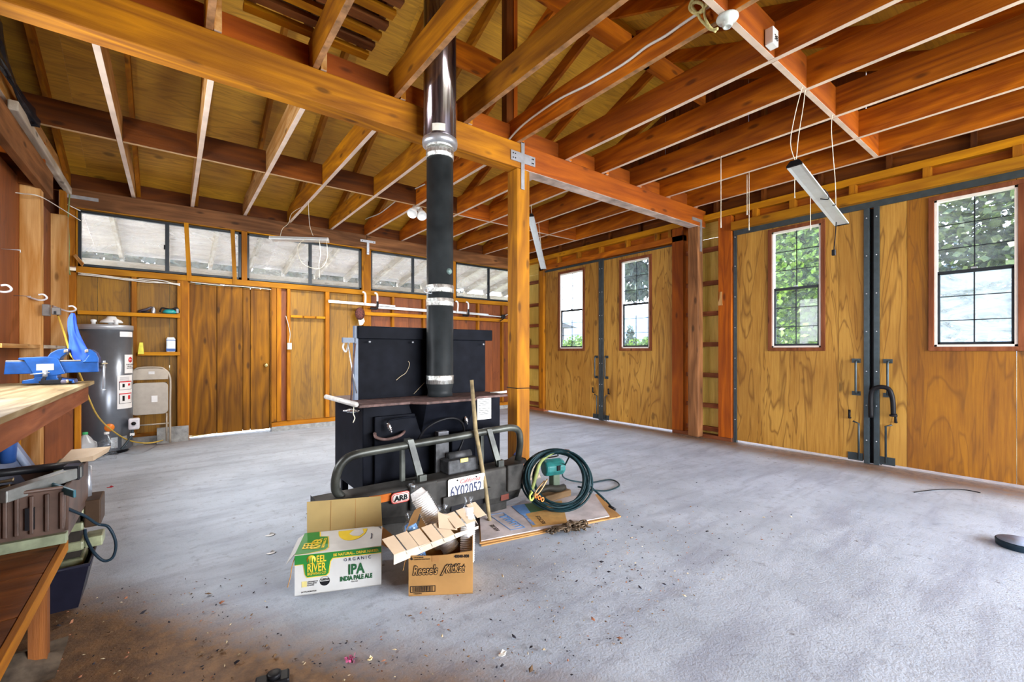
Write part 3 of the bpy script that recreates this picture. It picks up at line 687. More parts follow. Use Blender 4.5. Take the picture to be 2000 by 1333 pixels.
lh = B().tube(cr([P2(732, 847, 2.845), P2(735, 855, 2.80), P2(755, 859, 2.79), P2(780, 852, 2.79), P2(790, 843, 2.845)], 5), [.010]*21, 8).build('lower_door_handle', RUST, st)
lab = B(); q = [P2(932, 778, 2.878-.002), P2(959, 775, 2.876), P2(959, 818, 2.876), P2(932, 821, 2.876)]
z1_, z0_ = q[0].z, q[3].z; x0_, x1_ = q[0].x, min(2.09, q[1].x)
lo_ = bx('rating_label', st, plain('worn_label', (.55, .55, .52), .5, .3, .2), x0_, x1_, 2.874, 2.8795, z0_, z1_)
for i in range(9):
    if i == 4: continue
    bx('print_line', lo_, BLACK, x0_+.012, x1_-.012-R.uniform(0, .02), 2.8732, 2.874, z1_-.018-.014*i, z1_-.0145-.014*i)
bx('draught_bracket', st, plain('grey_grime', (.22, .23, .25), .6, .4, .3), 1.50, 1.585, 2.80, 2.857, .37, .62, 0.004)
bx('draught_box', st, STOVE, 1.60, 1.80, 2.78, 2.857, .40, .60, 0.006)
B().tube(cr([P2(812, 868, 2.80), P2(832, 838, 2.76), P2(862, 821, 2.74), P2(890, 818, 2.74), P2(905, 832, 2.76), P2(905, 858, 2.78), P2(893, 888, 2.77)], 6), .008, 8).build('hose', BLACK, st)
B().tube([(.905, 3.42, .858), (.93, 2.83, .855)], .017, 12).build('side_rail', plain('worn_white_bar', (.62, .60, .56), .5, .2), st)
spring((.99, 2.93, .80), (.90, 3.0, .80), st, 'side_knob')
B().tube(cr([(.94, 2.90, .84), (.935, 2.90, .79), (.945, 2.90, .76), (.935, 2.905, .73)], 3), .003, 5).build('string', STRING, st)
B().tube([(2.10, 3.02, .845), (2.22, 2.95, .855)], .010, 8).build('side_rail_end', plain('worn_white_bar', (.62, .60, .56)), st)
# back shield
bx('back_shield', st, STOVE, 1.05, 2.15, 3.165, 3.185, .848, 1.33, 0.002)
tf = bx('shield_top_fold', st, STOVE, 1.045, 2.20, 3.13, 3.187, 1.285, 1.375, 0.004)
bx('shield_edge', st, plain('bluish_steel_edge', (.09, .125, .19), .45, .0), 1.025, 1.05, 3.15, 3.19, .848, 1.375)
for u, v in ((722, 668), (806, 669), (944, 673)):
    p = onY(u, v, 3.128); B().lathe([(.008, 0), (.008, .005)], 10, Matrix.Translation(p+Vector((0, 0, 0))) @ Matrix.Rotation(PI/2, 4, 'X')).build('bolt', STEEL, tf)
bk = bx('tool_bracket', st, plain('bluish_steel_edge', (.09, .125, .19)), .945, 1.03, 3.15, 3.18, 1.255, 1.29)
B().tube(cr([(.955, 3.16, 1.25), (.945, 3.15, 1.22), (.965, 3.15, 1.19), (.985, 3.15, 1.255)], 4), .006, 6).build('hook', plain('worn_white_bar', (.62, .60, .56)), bk)
pk = thing('fire_poker', 'thin steel poker hanging beside the back plate of the stove', 'poker', (.99, 3.13, .85))
B().tube([(.975, 3.13, 1.25), (1.0, 3.125, 1.06), (1.03, 3.12, .90)], .005, 8).build('shaft', STEEL, pk)
B().tube([(1.02, 3.12, 1.25), (1.0, 3.12, 1.05), (.99, 3.12, .852)], .006, 8).build('tine', RUST, pk)
B().tube(cr([onY(797, 706, 3.158), onY(800, 712, 3.158), onY(793, 728, 3.158), onY(782, 736, 3.158), onY(774, 743, 3.158)], 4), .0022, 5).build('dry_twig', plain('twig', (.55, .45, .30), .9), st)
B().tube([onY(829, 748, 3.158), onY(808, 770, 3.158)], .0022, 5).build('dry_twig', MATS['twig'], st)
# flue pipe
fp = thing('flue_pipe', 'tall black flue pipe with silver tape bands rising through the joists', 'pipe', (1.637, 3.03, .848))
T = Matrix.Translation((1.637, 3.03, 0)); zz = lambda v: 1.2+(685-v)/862*3.39
PIPE = plain('black_flue_paint', (.022, .026, .028), .42, .0, .25, 7)
B().lathe([(.085, .849), (.098, .852), (.092, .88), (.094, .90), (.104, .945), (.104, .96), (.1015, .965), (.1015, zz(300)), (.09, zz(299))], 40, T).build('pipe', PIPE, fp)
fm = NT('silver_foil_tape'); fn = fm.noise(fm.coords((30, 30, 8)), 1, 5, .8); fm.bsdf(fm.ramp(fn, (.35, (.32, .33, .30)), (.6, (.85, .87, .84))), .28, .85, fn, .8, .01)
for (va, vb) in ((750, 733), (599, 584), (573, 558), (312, 296), (292, 281)):
    a, c = zz(va), zz(vb); m_ = (a+c)/2
    B().lathe([(.1035, a), (.106, a+.004), (.1045, m_-.004), (.1068, m_), (.1045, m_+.004), (.106, c-.004), (.1035, c)], 40, T).build('foil_band', fm.m, fp)
B().lathe([(.108, zz(288)), (.132, zz(286)), (.135, zz(280)), (.132, zz(274)), (.124, zz(273))], 40, T).build('collar_ring', STEEL, fp)
um = NT('polished_flue'); un = um.noise(um.coords((14, 14, .6)), 1, 4, .6); um.bsdf(um.ramp(un, (.4, (.10, .075, .08)), (.62, (.50, .44, .46))), .16, .9)
B().lathe([(.10, zz(287)), (.124, zz(286)), (.124, 4.95), (.1, 4.96)], 40, T).build('insulated_section', um.m, fp)
sl = B(); a0 = math.radians(-100); 
for i in range(6):
    pass
pts = []
for i in range(7):
    a = math.radians(-145+7.5*i); pts.append((1.637+.1255*math.cos(a), 3.03+.1255*math.sin(a)))
vs = [(x, y, zz(269)) for x, y in pts]+[(x, y, zz(255)) for x, y in pts]
B().add(vs, [(i, i+1, i+8, i+7) for i in range(6)]).build('paper_label', plain('cream_paper', (.75, .72, .62), .7), fp)
B().tube(cr([(1.54, 2.99, zz(572)), (1.50, 2.98, zz(566)), (1.47, 2.96, zz(575)), (1.53, 2.97, zz(577)), (1.545, 2.99, zz(574))], 4), .004, 6).build('damper_handle', STEEL, fp)
B().lathe([(.001, 0), (.022, .001), (.024, .002)], 12, Matrix.Translation((1.66, 2.929, zz(533))) @ Matrix.Rotation(PI/2, 4, 'X')).build('scuff_patch', plain('pale_scuff', (.25, .38, .36), .6), fp)
B().lathe([(.126, 0), (.18, .003), (.18, .006), (.126, .01)], 32, Matrix.Translation((1.637, 3.03, 4.75))).build('roof_flashing', STEEL, fp)
# ============================================================ BUMPER
bu = thing('steel_bumper', 'dirty dark off road bumper with a tube hoop standing against the stove', 'bumper', (1.46, 2.7, 0))
BM = plain('dusty_bumper', (.050, .048, .044), .6, .15, .5, 5)
secs = [(.66, 2.66, .21, .325), (.98, 2.59, .14, .35), (1.25, 2.57, .11, .355), (1.95, 2.57, .09, .355), (2.08, 2.60, .09, .345), (2.26, 2.74, .17, .325)]
v = []; f = []
for x, y, z0, z1 in secs: v += [(x, y+.02, z0), (x, y, z0+.05), (x, y, z1-.012), (x, y+.014, z1), (x, y+.17, z1), (x, y+.17, z0)]
for i in range(len(secs)-1):
    for k in range(6): f.append((6*i+k, 6*i+(k+1) % 6, 6*i+6+(k+1) % 6, 6*i+6+k))
f += [(0, 1, 2, 3, 4, 5), tuple(range(35, 29, -1))]
B().add(v, [t[::-1] for t in f]).build('body', BM, bu, 0.006)
bx('lower_valance', bu, BM, .95, 1.98, 2.63, 2.78, .0, .125, 0.006)
for xa, xb in ((1.17, 1.36), (1.93, 2.08)): bx('recess_pod', bu, BM, xa, xb, 2.548, 2.60, .20 if xa < 1.5 else .17, .362, 0.012)
bx('winch_slot', bu, BLACK, 1.47, 1.74, 2.564, 2.575, .13, .175); bx('driving_light', bu, plain('amber_smoked', (.12, .03, .02), .3), 1.88, 1.95, 2.566, 2.575, .115, .155)
TB = plain('tube_steel', (.065, .07, .06), .4, .4, .5, 6)
tz = .575
B().tube(cr([(.80, 2.70, .33), (.765, 2.69, .38), (.765, 2.675, .47), (.80, 2.67, .54), (.88, 2.67, .575), (1.1, 2.67, .585), (1.5, 2.67, .595), (1.9, 2.67, .61), (2.05, 2.67, .61), (2.13, 2.68, .575), (2.155, 2.69, .49), (2.16, 2.71, .40), (2.16, 2.73, .33)], 6), .026, 14).build('hoop_tube', TB, bu)
for x, dx in ((1.215, .06), (1.83, .065)):
    B().hexa([(x+dx-.02, 2.60, .35), (x+dx+.025, 2.60, .35), (x+dx+.025, 2.62, .35), (x+dx-.02, 2.62, .35)], [(x-.02, 2.638, .625), (x+.02, 2.638, .625), (x+.02, 2.66, .625), (x-.02, 2.66, .625)]).build('brace_strap', TB, bu)
    bx('brace_cap', bu, TB, x-.02, x+.02, 2.64, 2.70, .605, .628)
    bx('upright', bu, TB, x-.04, x-.015, 2.69, 2.72, .34, .60); bx('brace_foot', bu, TB, x+dx-.022, x+dx+.027, 2.585, 2.63, .33, .40)
wc = bx('winch_mount', bu, plain('grimy_iron', (.06, .062, .065), .6, .4, .4), 1.48, 1.72, 2.62, 2.78, .355, .45, 0.01)
bx('yellow_tag', wc, plain('yellow_tag', (.75, .65, .15), .5), 1.57, 1.63, 2.612, 2.62, .43, .455); B().tube([(1.52, 2.70, .46), (1.70, 2.70, .46)], .03, 12).build('winch_drum', MATS['grimy_iron'], wc)
bx('winch_plate', bu, MATS['grimy_iron'], 1.45, 1.55, 2.74, 2.76, .35, .56)
AMB = plain('amber_lens', (.75, .20, .03), .25)
bx('amber_marker', bu, AMB, .93, 1.06, 2.578, 2.60, .285, .33)
B().hexa([(2.125, 2.632, .275), (2.185, 2.679, .275), (2.19, 2.69, .275), (2.13, 2.65, .275)], [(2.125, 2.632, .312), (2.185, 2.679, .312), (2.19, 2.69, .312), (2.13, 2.65, .312)]).build('amber_marker', AMB, bu)
lp = thing('license_plate', 'white licence plate with red script fixed on the bumper', 'plate', (1.585, 2.556, .255))
PLW = plain('plate_white', (.72, .72, .66), .5, 0, .08); NAVY = plain('plate_navy', (.02, .03, .09), .5)
for o in (lp,): pass
po_ = B().prism([(-.145, -.045), (.145, -.045), (.145, .085), (.137, .093), (-.137, .093), (-.145, .085)], 'y', -.002, .002).build('plate_sheet', PLW, lp, local=True)
text('6Y02052', .105, NAVY, lp, (-.130, -.003, -.030), name='number', sx=.66, fat=.001)
text('California', .042, plain('red_ink', (.65, .05, .05), .5), lp, (-.06, -.003, .052), name='state_script', shear=.35)
for x in (-.075, .075): B().lathe([(.006, 0), (.006, .003)], 8, Matrix.Translation((x, -.002, .078)) @ Matrix.Rotation(PI/2, 4, 'X')).build('screw', BLACK, lp, local=True)
bx('lower_lip', bu, BM, 1.40, 1.78, 2.545, 2.572, .17, .238, 0.004)
bd = B(); 
def rrect(w_, h, r, n=6):
    o = []
    for cx, cy, a0 in ((w_/2-r, h/2-r, 0), (-w_/2+r, h/2-r, 90), (-w_/2+r, -h/2+r, 180), (w_/2-r, -h/2+r, 270)):
        for i in range(n+1):
            a = math.radians(a0+90*i/n); o.append((cx+r*math.cos(a), cy+r*math.sin(a)))
    return o
bg = bx('badge', bu, None, 0, 1, 0, 1, 0, 1); bpy.data.objects.remove(bg)
def badge(w_, h, r, y, mat, nm, par):
    return B().prism([(1.115+a, .298+c) for a, c in rrect(w_, h, r)], 'y', y, y+.003).build(nm, mat, par)
b0 = badge(.125, .066, .026, 2.562, plain('badge_red', (.7, .06, .04), .4), 'badge', bu)
badge(.115, .056, .022, 2.561, PLW, 'badge_ring', b0); badge(.108, .049, .019, 2.560, MATS['badge_red'], 'badge_ring', b0); badge(.100, .041, .015, 2.559, PLW, 'badge_ring', b0)
text('ARB', .043, BLACK, b0, tuple(WM[b0].inverted() @ Vector((1.073, 2.5585, .282))), name='badge_letters', sx=1.05, fat=.0018)
sk = tag(B().tube([(1.745, 2.515, .017), (1.735, 2.555, .25), (1.70, 2.625, .64), (1.690, 2.66, .99)], [.0135, .015, .015, .013], 10).build('wooden_stick', plain('grey_green_stick', (.26, .20, .10), .8, 0, .3)), 'long round wooden stick leaning on the bumper tube', 'stick')
# ============================================================ BEER CARTON
WHT = plain('printed_white', (.60, .60, .57), .55, 0, .05, 10); GRN = plain('print_green', (.02, .22, .035), .5, 0, .05); YEL = plain('print_yellow', (.80, .58, .04), .5, 0, .05)
DGR = plain('print_dark_green', (.01, .10, .03), .5); GLD = plain('print_gold', (.70, .60, .22), .5)
bc = thing('ale_carton', 'white and green ale carton with its back flap standing open', 'carton', (.475, 2.35, 0), math.radians(-22.3))
W_, D_, H_ = .405, .275, .198
bb_ = B(); t = .004
bb_.box(0, W_, 0, t, 0, H_).box(0, W_, D_-t, D_, 0, H_).box(0, t, t, D_-t, 0, H_).box(W_-t, W_, t, D_-t, 0, H_).box(0, W_, 0, D_, 0, t)
bb_.build('carton_body', WHT, bc, local=True)
tpn = B().prism([(0, 0), (W_, 0), (W_, D_-.07), (W_-.02, D_-.02), (W_-.05, D_-.006), (.0, D_-.006)], 'z', H_, H_+.003).build('top_panel', WHT, bc, local=True)
B().hexa([(.01, D_-.004, H_), (W_, D_-.004, H_), (W_, D_, H_), (.01, D_, H_)], [(.0, D_+.05, H_+.155), (W_-.01, D_+.045, H_+.155), (W_-.01, D_+.049, H_+.155), (0, D_+.054, H_+.155)]).build('back_flap', OLIVEKRAFT, bc, local=True)
for a in (.13, .26): B().tube([(a, D_-.006, H_+.005), (a-.003, D_+.046, H_+.152)], .0012, 4).build('fold_crease', KRAFT, bc, local=True)
B().hexa([(W_, .02, H_), (W_+.004, .02, H_), (W_+.004, D_-.02, H_), (W_, D_-.02, H_)], [(W_+.055, .05, H_-.05), (W_+.059, .05, H_-.05), (W_+.059, D_-.03, H_-.05), (W_+.055, D_-.03, H_-.05)]).build('side_flap', KRAFT, bc, local=True)
B().hexa([(-.003, .03, H_), (0, .03, H_), (0, D_-.01, H_), (-.003, D_-.01, H_)], [(-.045, .03, H_-.05), (-.042, .03, H_-.05), (-.03, D_-.01, H_-.02), (-.033, D_-.01, H_-.02)]).build('side_flap', WHT, bc, local=True)
B().tube(cr([(0, .01, H_-.01), (-.012, 0, H_-.05), (-.016, -.01, H_-.09), (-.028, -.02, H_-.14)], 4), .0022, 5).build('torn_strip', KRAFT, bc, local=True)
def face_poly(par, poly, mat, name, off=.001, on='front'):
    if on == 'front': return B().prism(poly, 'y', -off-.0006, -off).build(name, mat, par, local=True)
    return B().prism(poly, 'z', H_+.003+off, H_+.0036+off).build(name, mat, par, local=True)
face_poly(bc, [(0, .150), (.038, .150), (.045, .10), (.055, .083), (.145, .083), (.158, .095), (.165, .15), (.175, .164), (W_, .164), (W_, .198), (0, .198)], YEL, 'printed_border')
face_poly(bc, [(0, .153), (.040, .153), (.048, .10), (.057, .087), (.143, .087), (.154, .097), (.161, .152), (.172, .168), (W_, .168), (W_, .198), (0, .198)], GRN, 'printed_band', .0018)
ci = B().lathe([(.001, 0), (.021, 0), (.021, .0006)], 24, Matrix.Translation((.075, -.0026, .172)) @ Matrix.Rotation(PI/2, 4, 'X')).build('printed_disc', YEL, bc, local=True)
for dx in (-.011, 0, .011):
    face_poly(bc, [(.075+dx-.004, .156), (.075+dx+.004, .156), (.075+dx+.001, .184-abs(dx)*.6), (.075+dx-.001, .184-abs(dx)*.6)], GRN, 'printed_tree', .0034)
text('EEL', .046, YEL, bc, (.098, -.0028, .157), sx=.66, fat=.0009); text('RIVER', .056, YEL, bc, (.056, -.0028, .113), sx=.60, fat=.0009); text('BREWING CO', .0185, YEL, bc, (.057, -.0028, .096), sx=.74)
text('BE NATURAL... DRINK NAKED.', .0185, YEL, bc, (.176, -.0028, .176), sx=.86, fat=.0004)
text('O R G A N I C', .022, NAVY, bc, (.225, -.001, .143), sx=.95); text('IPA', .070, DGR, bc, (.245, -.001, .076), sx=.78, fat=.0022); text('INDIA PALE ALE', .031, DGR, bc, (.208, -.001, .046), sx=.70, fat=.0012)
text('12 FL OZ', .008, BLACK, bc, (.26, -.001, .034)); text('24 12 FL OZ BOTTLES', .009, BLACK, bc, (.03, -.001, .013), sx=.8)
B().tube([(.137+.0228*math.cos(a), -.001, .058+.0228*math.sin(a)) for a in [i*PI/14 for i in range(28)]], .0007, 5, close=True).build('seal_ring', BLACK, bc, local=True)
face_poly(bc, [(.137-.022+.0*i, .057) if i == 0 else (.137+.022*math.cos(PI+PI*i/8), .057+.022*math.sin(PI+PI*i/8)) for i in range(9)], BLACK, 'seal_half')
text('USDA', .0145, BLACK, bc, (.120, -.001, .061), fat=.0003)
face_poly(bc, [(.032, .04), (.055, .04), (.055, .068), (.032, .068)], GLD, 'certificate_mark')
for i, s in enumerate(('ORGANIC IS', 'NON-GMO', '& MORE')): text(s, .0085, BLACK, bc, (.058, -.001, .060-.0085*i))
# top print
face_poly(bc, [(0, 0), (.06, 0), (.14, .02), (.15, .05), (.13, .19), (.09, .2), (.08, D_-.01), (0, D_-.01)], YEL, 'printed_border', on='top')
face_poly(bc, [(0, 0), (.05, 0), (.135, .024), (.145, .05), (.126, .186), (.085, .196), (.075, D_-.012), (0, D_-.012)], GRN, 'printed_band', .0018, on='top')
zt = H_+.0062
text('EEL', .06, YEL, bc, (.065, .05, zt), (0, 1, 0), (-1, 0, 0), sx=.95, fat=.0009); text('RIVER', .06, YEL, bc, (.105, .04, zt), (0, 1, 0), (-1, 0, 0), sx=.78, fat=.0009); text('BREWING CO', .02, YEL, bc, (.127, .045, zt), (0, 1, 0), (-1, 0, 0), sx=.95)
sun_ = face_poly(bc, [(.25+.075*math.cos(PI+PI*i/16), .245+.14*math.sin(PI+PI*i/16)) for i in range(17)], YEL, 'printed_sun', on='top')
face_poly(bc, [(.235, .19), (.255, .16), (.29, .15), (.31, .19), (.30, .24), (.27, .25), (.25, .23)], WHT, 'printed_wave', .002, on='top')
text('Please recycle', .012, NAVY, bc, (.355, .10, zt-.002), (0, 1, 0), (-1, 0, 0))
# ============================================================ CANDY CARTON
cb = thing('candy_carton', 'brown candy carton with open flaps full of cups', 'carton', (.915, 2.012, 0), math.radians(-33.0))
w2, d2_, h2 = .312, .30, .20; t = .004
q = B().box(0, w2, d2_-t, d2_, 0, h2).box(0, t, t, d2_-t, 0, h2).box(w2-t, w2, t, d2_-t, 0, h2).box(0, w2, 0, d2_, 0, t); q.build('carton_body', KRAFT, cb, local=True)
B().prism([(0, 0), (w2, 0), (w2, .212), (w2*.6, .196), (w2*.35, .193), (0, .198)], 'y', 0, t).build('front_panel', KRAFT, cb, local=True)
# curved side flaps
def flap(name, pts, y0, y1, mat=PALEKRAFT):
    b_ = B(); n = len(pts); v = [(x, y0, z) for x, z in pts]+[(x, y1, z) for x, z in pts]+[(x+.003, y0, z+.002) for x, z in pts]+[(x+.003, y1, z+.002) for x, z in pts]
    f = []
    for i in range(n-1): f += [(i, i+1, n+i+1, n+i), (2*n+i, 3*n+i, 3*n+i+1, 2*n+i+1)]
    for i in range(n-1): f += [(i, 2*n+i, 2*n+i+1, i+1), (n+i, n+i+1, 3*n+i+1, 3*n+i)]
    return b_.add(v, f).build(name, mat, cb, local=True)
flap('left_flap', [(0, .2), (-.025, .24), (-.03, .28), (-.01, .32), (.03, .34)], .05, d2_-.02, KRAFT)
flap('left_tab', [(0, .19), (-.02, .165), (-.03, .12)], .01, .2, KRAFT)
B().hexa([(0, d2_, h2), (w2, d2_, h2), (w2, d2_+.004, h2), (0, d2_+.004, h2)], [(.02, d2_+.06, h2+.07), (w2, d2_+.05, h2+.05), (w2, d2_+.054, h2+.05), (.02, d2_+.064, h2+.07)]).build('back_flap', KRAFT, cb, local=True)
tp_ = B().prism([(.112, .165), (.148, .165), (.148, .1955), (.112, .195)], 'y', -.0012, -.0004).build('tape', plain('brown_tape', (.36, .18, .06), .35), cb, local=True)
INK = plain('black_print', (.025, .02, .018), .6)
for s, x, z, sz, sh, sxx in (("Reese's", .020, .105, .060, .25, .66), ('/', .158, .10, .062, .3, .9), ('KitKat', .178, .110, .056, .25, .62)):
    text(s, sz, INK, cb, (x, -.0005, z), sx=sxx, shear=sh, fat=.0042); text(s, sz, KRAFT, cb, (x, -.0018, z), sx=sxx, shear=sh, fat=.0004)
text('40040-000', .021, INK, cb, (.222, -.0005, .180), sx=.8, fat=.0006); text('6', .022, INK, cb, (.010, -.0005, .178), fat=.0008); text('13 OZ BAGS', .0085, INK, cb, (.026, -.0005, .186)); text('COUNTRY MART BAGS', .0075, INK, cb, (.026, -.0005, .177))
fr = B().box(.008, .130, -.0014, -.0006, .018, .021).box(.008, .130, -.0014, -.0006, .046, .049).box(.008, .011, -.0014, -.0006, .018, .049).box(.127, .130, -.0014, -.0006, .018, .049)
fr.build('barcode_frame', INK, cb, local=True)
br = B(); x = .020
while x < .118:
    w_ = R.choice((.001, .0016, .0028)); br.box(x, x+w_, -.0012, -.0006, .022, .045); x += w_+R.choice((.001, .0016, .0026))
br.build('barcode', INK, cb, local=True); text('7 40040 00 5', .0075, INK, cb, (.025, -.0005, .009))
# cups in bags
def film(name):
    k = NT(name); tr = k.n('BsdfTransparent'); gl = k.n('BsdfGlossy'); gl.inputs['Roughness'].default_value = .28; gl.inputs[0].default_value = (.85, .92, 1, 1)
    n = k.noise(k.coords((30, 30, 30)), 1, 3, .6, 1.0); bp = k.n('Bump'); bp.inputs['Strength'].default_value = .5; bp.inputs['Distance'].default_value = .01; k.l(n, bp.inputs['Height']); k.l(bp.outputs[0], gl.inputs['Normal'])
    m = k.n('MixShader'); k.l(k.ramp(n, (.45, .02), (.72, .22)), m.inputs[0]); k.l(tr.outputs[0], m.inputs[1]); k.l(gl.outputs[0], m.inputs[2]); k.l(m.outputs[0], k.out.inputs[0]); return k.m
FILM = film('clear_film'); CUP = plain('foam_cup', (.86, .85, .82), .55, 0, .03); CUPB = plain('blue_print_cup', (.12, .30, .62), .5, 0, .6, 40)
def sleeve(label, p, q, r, mat, group='sleeves of cups in the candy carton', puff=1.0):
    p, q = Vector(p), Vector(q); d = q-p; L = d.length; t = thing('cup_sleeve', label, 'cups', p, 0, group)
    M = d.to_track_quat('Z', 'Y').to_matrix().to_4x4(); n = int(L/.011); b_ = B(); prof = []
    for i in range(n):
        z = i*.011; rr = r*(1-.0*i/n); prof += [(rr*.93, z), (rr*.94, z+.006), (rr, z+.007), (rr, z+.0105)]
    prof += [(r*.9, n*.011), (r*.72, n*.011+.035), (r*.70, n*.011+.036), (.002, n*.011+.034)]
    b_.lathe([(.002, 0)]+prof, 24, M).build('cups', mat, t, local=True)
    rr = random.Random(int(L*1000)); m = 18; v = []; f = []; rows = [(r*1.04, -.005), (r*1.12*puff, L*.3), (r*1.06, L*.6), (r*1.1, L*.9), (r*.95, L+.03), (r*.45, L+.055), (r*.75, L+.085)]
    for a, z in rows:
        for i in range(m): k_ = a*(1+rr.uniform(-.10, .10)); v.append((k_*math.cos(2*PI*i/m), k_*math.sin(2*PI*i/m)*(.5 if z > L+.05 else 1), z+rr.uniform(-.004, .004)))
    for j in range(len(rows)-1):
        for i in range(m): f.append((j*m+i, j*m+(i+1) % m, (j+1)*m+(i+1) % m, (j+1)*m+i))
    B().add(v, f, M, True).build('plastic_bag', FILM, t, local=True); return t
sleeve('long sleeve of white foam cups leaning left in a clear bag', (1.225, 2.13, .10), (1.10, 2.28, .385), .050, CUP)
sleeve('short sleeve of white cups standing at the right of the carton', (1.26, 2.03, .06), (1.305, 2.09, .30), .040, CUP)
sleeve('sleeve of blue printed cups at the left of the carton', (1.03, 2.10, .05), (.985, 2.13, .27), .040, CUPB)
sleeve('nearly hidden crumpled clear bag of cups behind the long sleeve', (1.20, 2.20, .08), (1.235, 2.26, .22), .045, CUP, puff=1.3)
cd = thing('carton_divider', 'folded strip of cardboard dividers lying over the candy carton', 'cardboard', (1.06, 1.98, .25))
a0 = Vector((.835, 2.0, .232)); a1 = Vector((1.40, 2.04, .262)); nP = 8
for i in range(nP):
    p = a0.lerp(a1, i/nP); q = a0.lerp(a1, (i+.86)/nP); up = Vector((-.035, .058, .062)); sag = -.02*math.sin(PI*(i+.5)/nP)+(.02 if i > 4 else 0)
    o = Vector((0, 0, sag+.004*(i % 2))); k_ = Vector((0, 0, .003))
    B().hexa([p+o, q+o, q+up+o, p+up+o], [p+o+k_, q+o+k_, q+up+o+k_, p+up+o+k_]).build('divider_panel', PALEKRAFT, cd, local=False)
    w0 = q+o; w1 = a0.lerp(a1, (i+1)/nP)+o-Vector((0, .004, .022))
    B().hexa([w0, w1, w1+up, w0+up], [w0+k_, w1+k_, w1+up+k_, w0+up+k_]).build('divider_rib', plain('cut_cardboard_edge', (.58, .50, .40), .8), cd)
B().hexa([a0+Vector((0, 0, -.05)), a1+Vector((-.06, 0, -.045)), a1+Vector((-.06, .003, -.045)), a0+Vector((0, .003, -.05))], [a0+Vector((0, 0, -.002)), a1+Vector((-.06, 0, -.03)), a1+Vector((-.06, .003, -.03)), a0+Vector((0, .003, -.002))]).build('divider_edge', MATS['cut_cardboard_edge'], cd)
pn = a0.lerp(a1, .47)+Vector((.0, .0, .0))
B().add([pn+Vector((.0, .03, .03)), pn+Vector((.10, .01, .0)), pn+Vector((.09, .05, .06)), pn+Vector((.015, .07, .10))], [(0, 1, 2, 3)]).build('raised_panel', PALEKRAFT, cd)
# ============================================================ FLAT CARDBOARD, COIL, TOOL, CHAIN
fc = thing('flattened_carton', 'flattened printed moving box lying under the coiled hose', 'cardboard', (2.1, 2.35, 0))
PB = plain('print_blue', (.12, .30, .62), .6); FCM = plain('dusty_white_cardboard', (.55, .50, .50), .85, 0, .22, 6)
A, Bq, Cq, Dq = Vector((1.50, 2.27, 0)), Vector((2.50, 2.035, 0)), Vector((2.80, 2.47, 0)), Vector((1.80, 2.73, 0))
def sheet(name, q, z0, z1, mat, par): return B().hexa([p+Vector((0, 0, z0)) for p in q], [p+Vector((0, 0, z1)) for p in q]).build(name, mat, par)
sheet('lower_layer', [A+Vector((.0, -.02, 0)), Bq+Vector((.06, .0, 0)), Cq, Dq], 0.0, .007, KRAFT, fc)
sheet('middle_layer', [A, Bq+Vector((-.10, .02, 0)), Cq+Vector((-.05, 0, 0)), Dq], .008, .015, KRAFT, fc)
top = sheet('top_layer', [A+Vector((.02, .012, 0)), Bq+Vector((-.03, .03, 0)), Cq+Vector((-.04, .0, 0)), Dq], .016, .022, FCM, fc)
sheet('brown_panel', [Vector((1.90, 2.24, 0)), Vector((2.14, 2.155, 0)), Vector((2.42, 2.50, 0)), Vector((2.08, 2.57, 0))], .0225, .0235, plain('printed_orange_brown', (.55, .32, .10), .8), top)
sheet('printed_green_block', [Vector((2.06, 2.45, 0)), Vector((2.20, 2.42, 0)), Vector((2.30, 2.56, 0)), Vector((2.14, 2.62, 0))], .024, .0245, plain('print_forest', (.05, .16, .08), .7), top)
sheet('printed_blue_block', [Vector((1.98, 2.46, 0)), Vector((2.06, 2.45, 0)), Vector((2.14, 2.62, 0)), Vector((2.03, 2.64, 0))], .024, .0245, PB, top)
bo = B(); ring = [Vector((1.86, 2.27, 0)), Vector((1.76, 2.295, 0)), Vector((1.80, 2.60, 0)), Vector((1.905, 2.575, 0))]
for i in range(4):
    p, q = ring[i], ring[(i+1) % 4]; n = (q-p).cross(Vector((0, 0, 1))).normalized()*.003
    bo.hexa([p-n+Vector((0, 0, .0226)), q-n+Vector((0, 0, .0226)), q+n+Vector((0, 0, .0226)), p+n+Vector((0, 0, .0226))], [p-n+Vector((0, 0, .0236)), q-n+Vector((0, 0, .0236)), q+n+Vector((0, 0, .0236)), p+n+Vector((0, 0, .0236))])
bo.build('printed_frame', PB, top)
loc0 = WM[top].inverted()
text('U-HAUL', .085, PB, top, tuple(loc0 @ Vector((1.865, 2.30, .0225))), (.13, 1, 0), (-1, .13, 0), sx=.78, fat=.001)
text('MEDIUM BOX', .035, PB, top, tuple(loc0 @ Vector((1.945, 2.26, .0225))), (.35, 1, 0), (-1, .35, 0), sx=1.0, fat=.001)
text('RECYCLE', .04, INK, top, tuple(loc0 @ Vector((2.015, 2.23, .0235))), (.4, 1, 0), (-1, .4, 0), sx=.9); text('REUSE', .04, INK, top, tuple(loc0 @ Vector((1.70, 2.33, .0225))), (.2, 1, 0), (-1, .2, 0))
hz = thing('hose_coil', 'thick coil of dark green black air hose standing on the flattened box', 'hose', (2.25, 2.34, .02))
HO = plain('dark_hose', (.010, .030, .036), .35, 0, .25); hc = Vector((2.265, 2.385, .250)); e1 = Vector((C_, -S_, 0)); e2 = Vector((S_*.5, C_*.5, .866)); e3 = e1.cross(e2)
rr = random.Random(5)
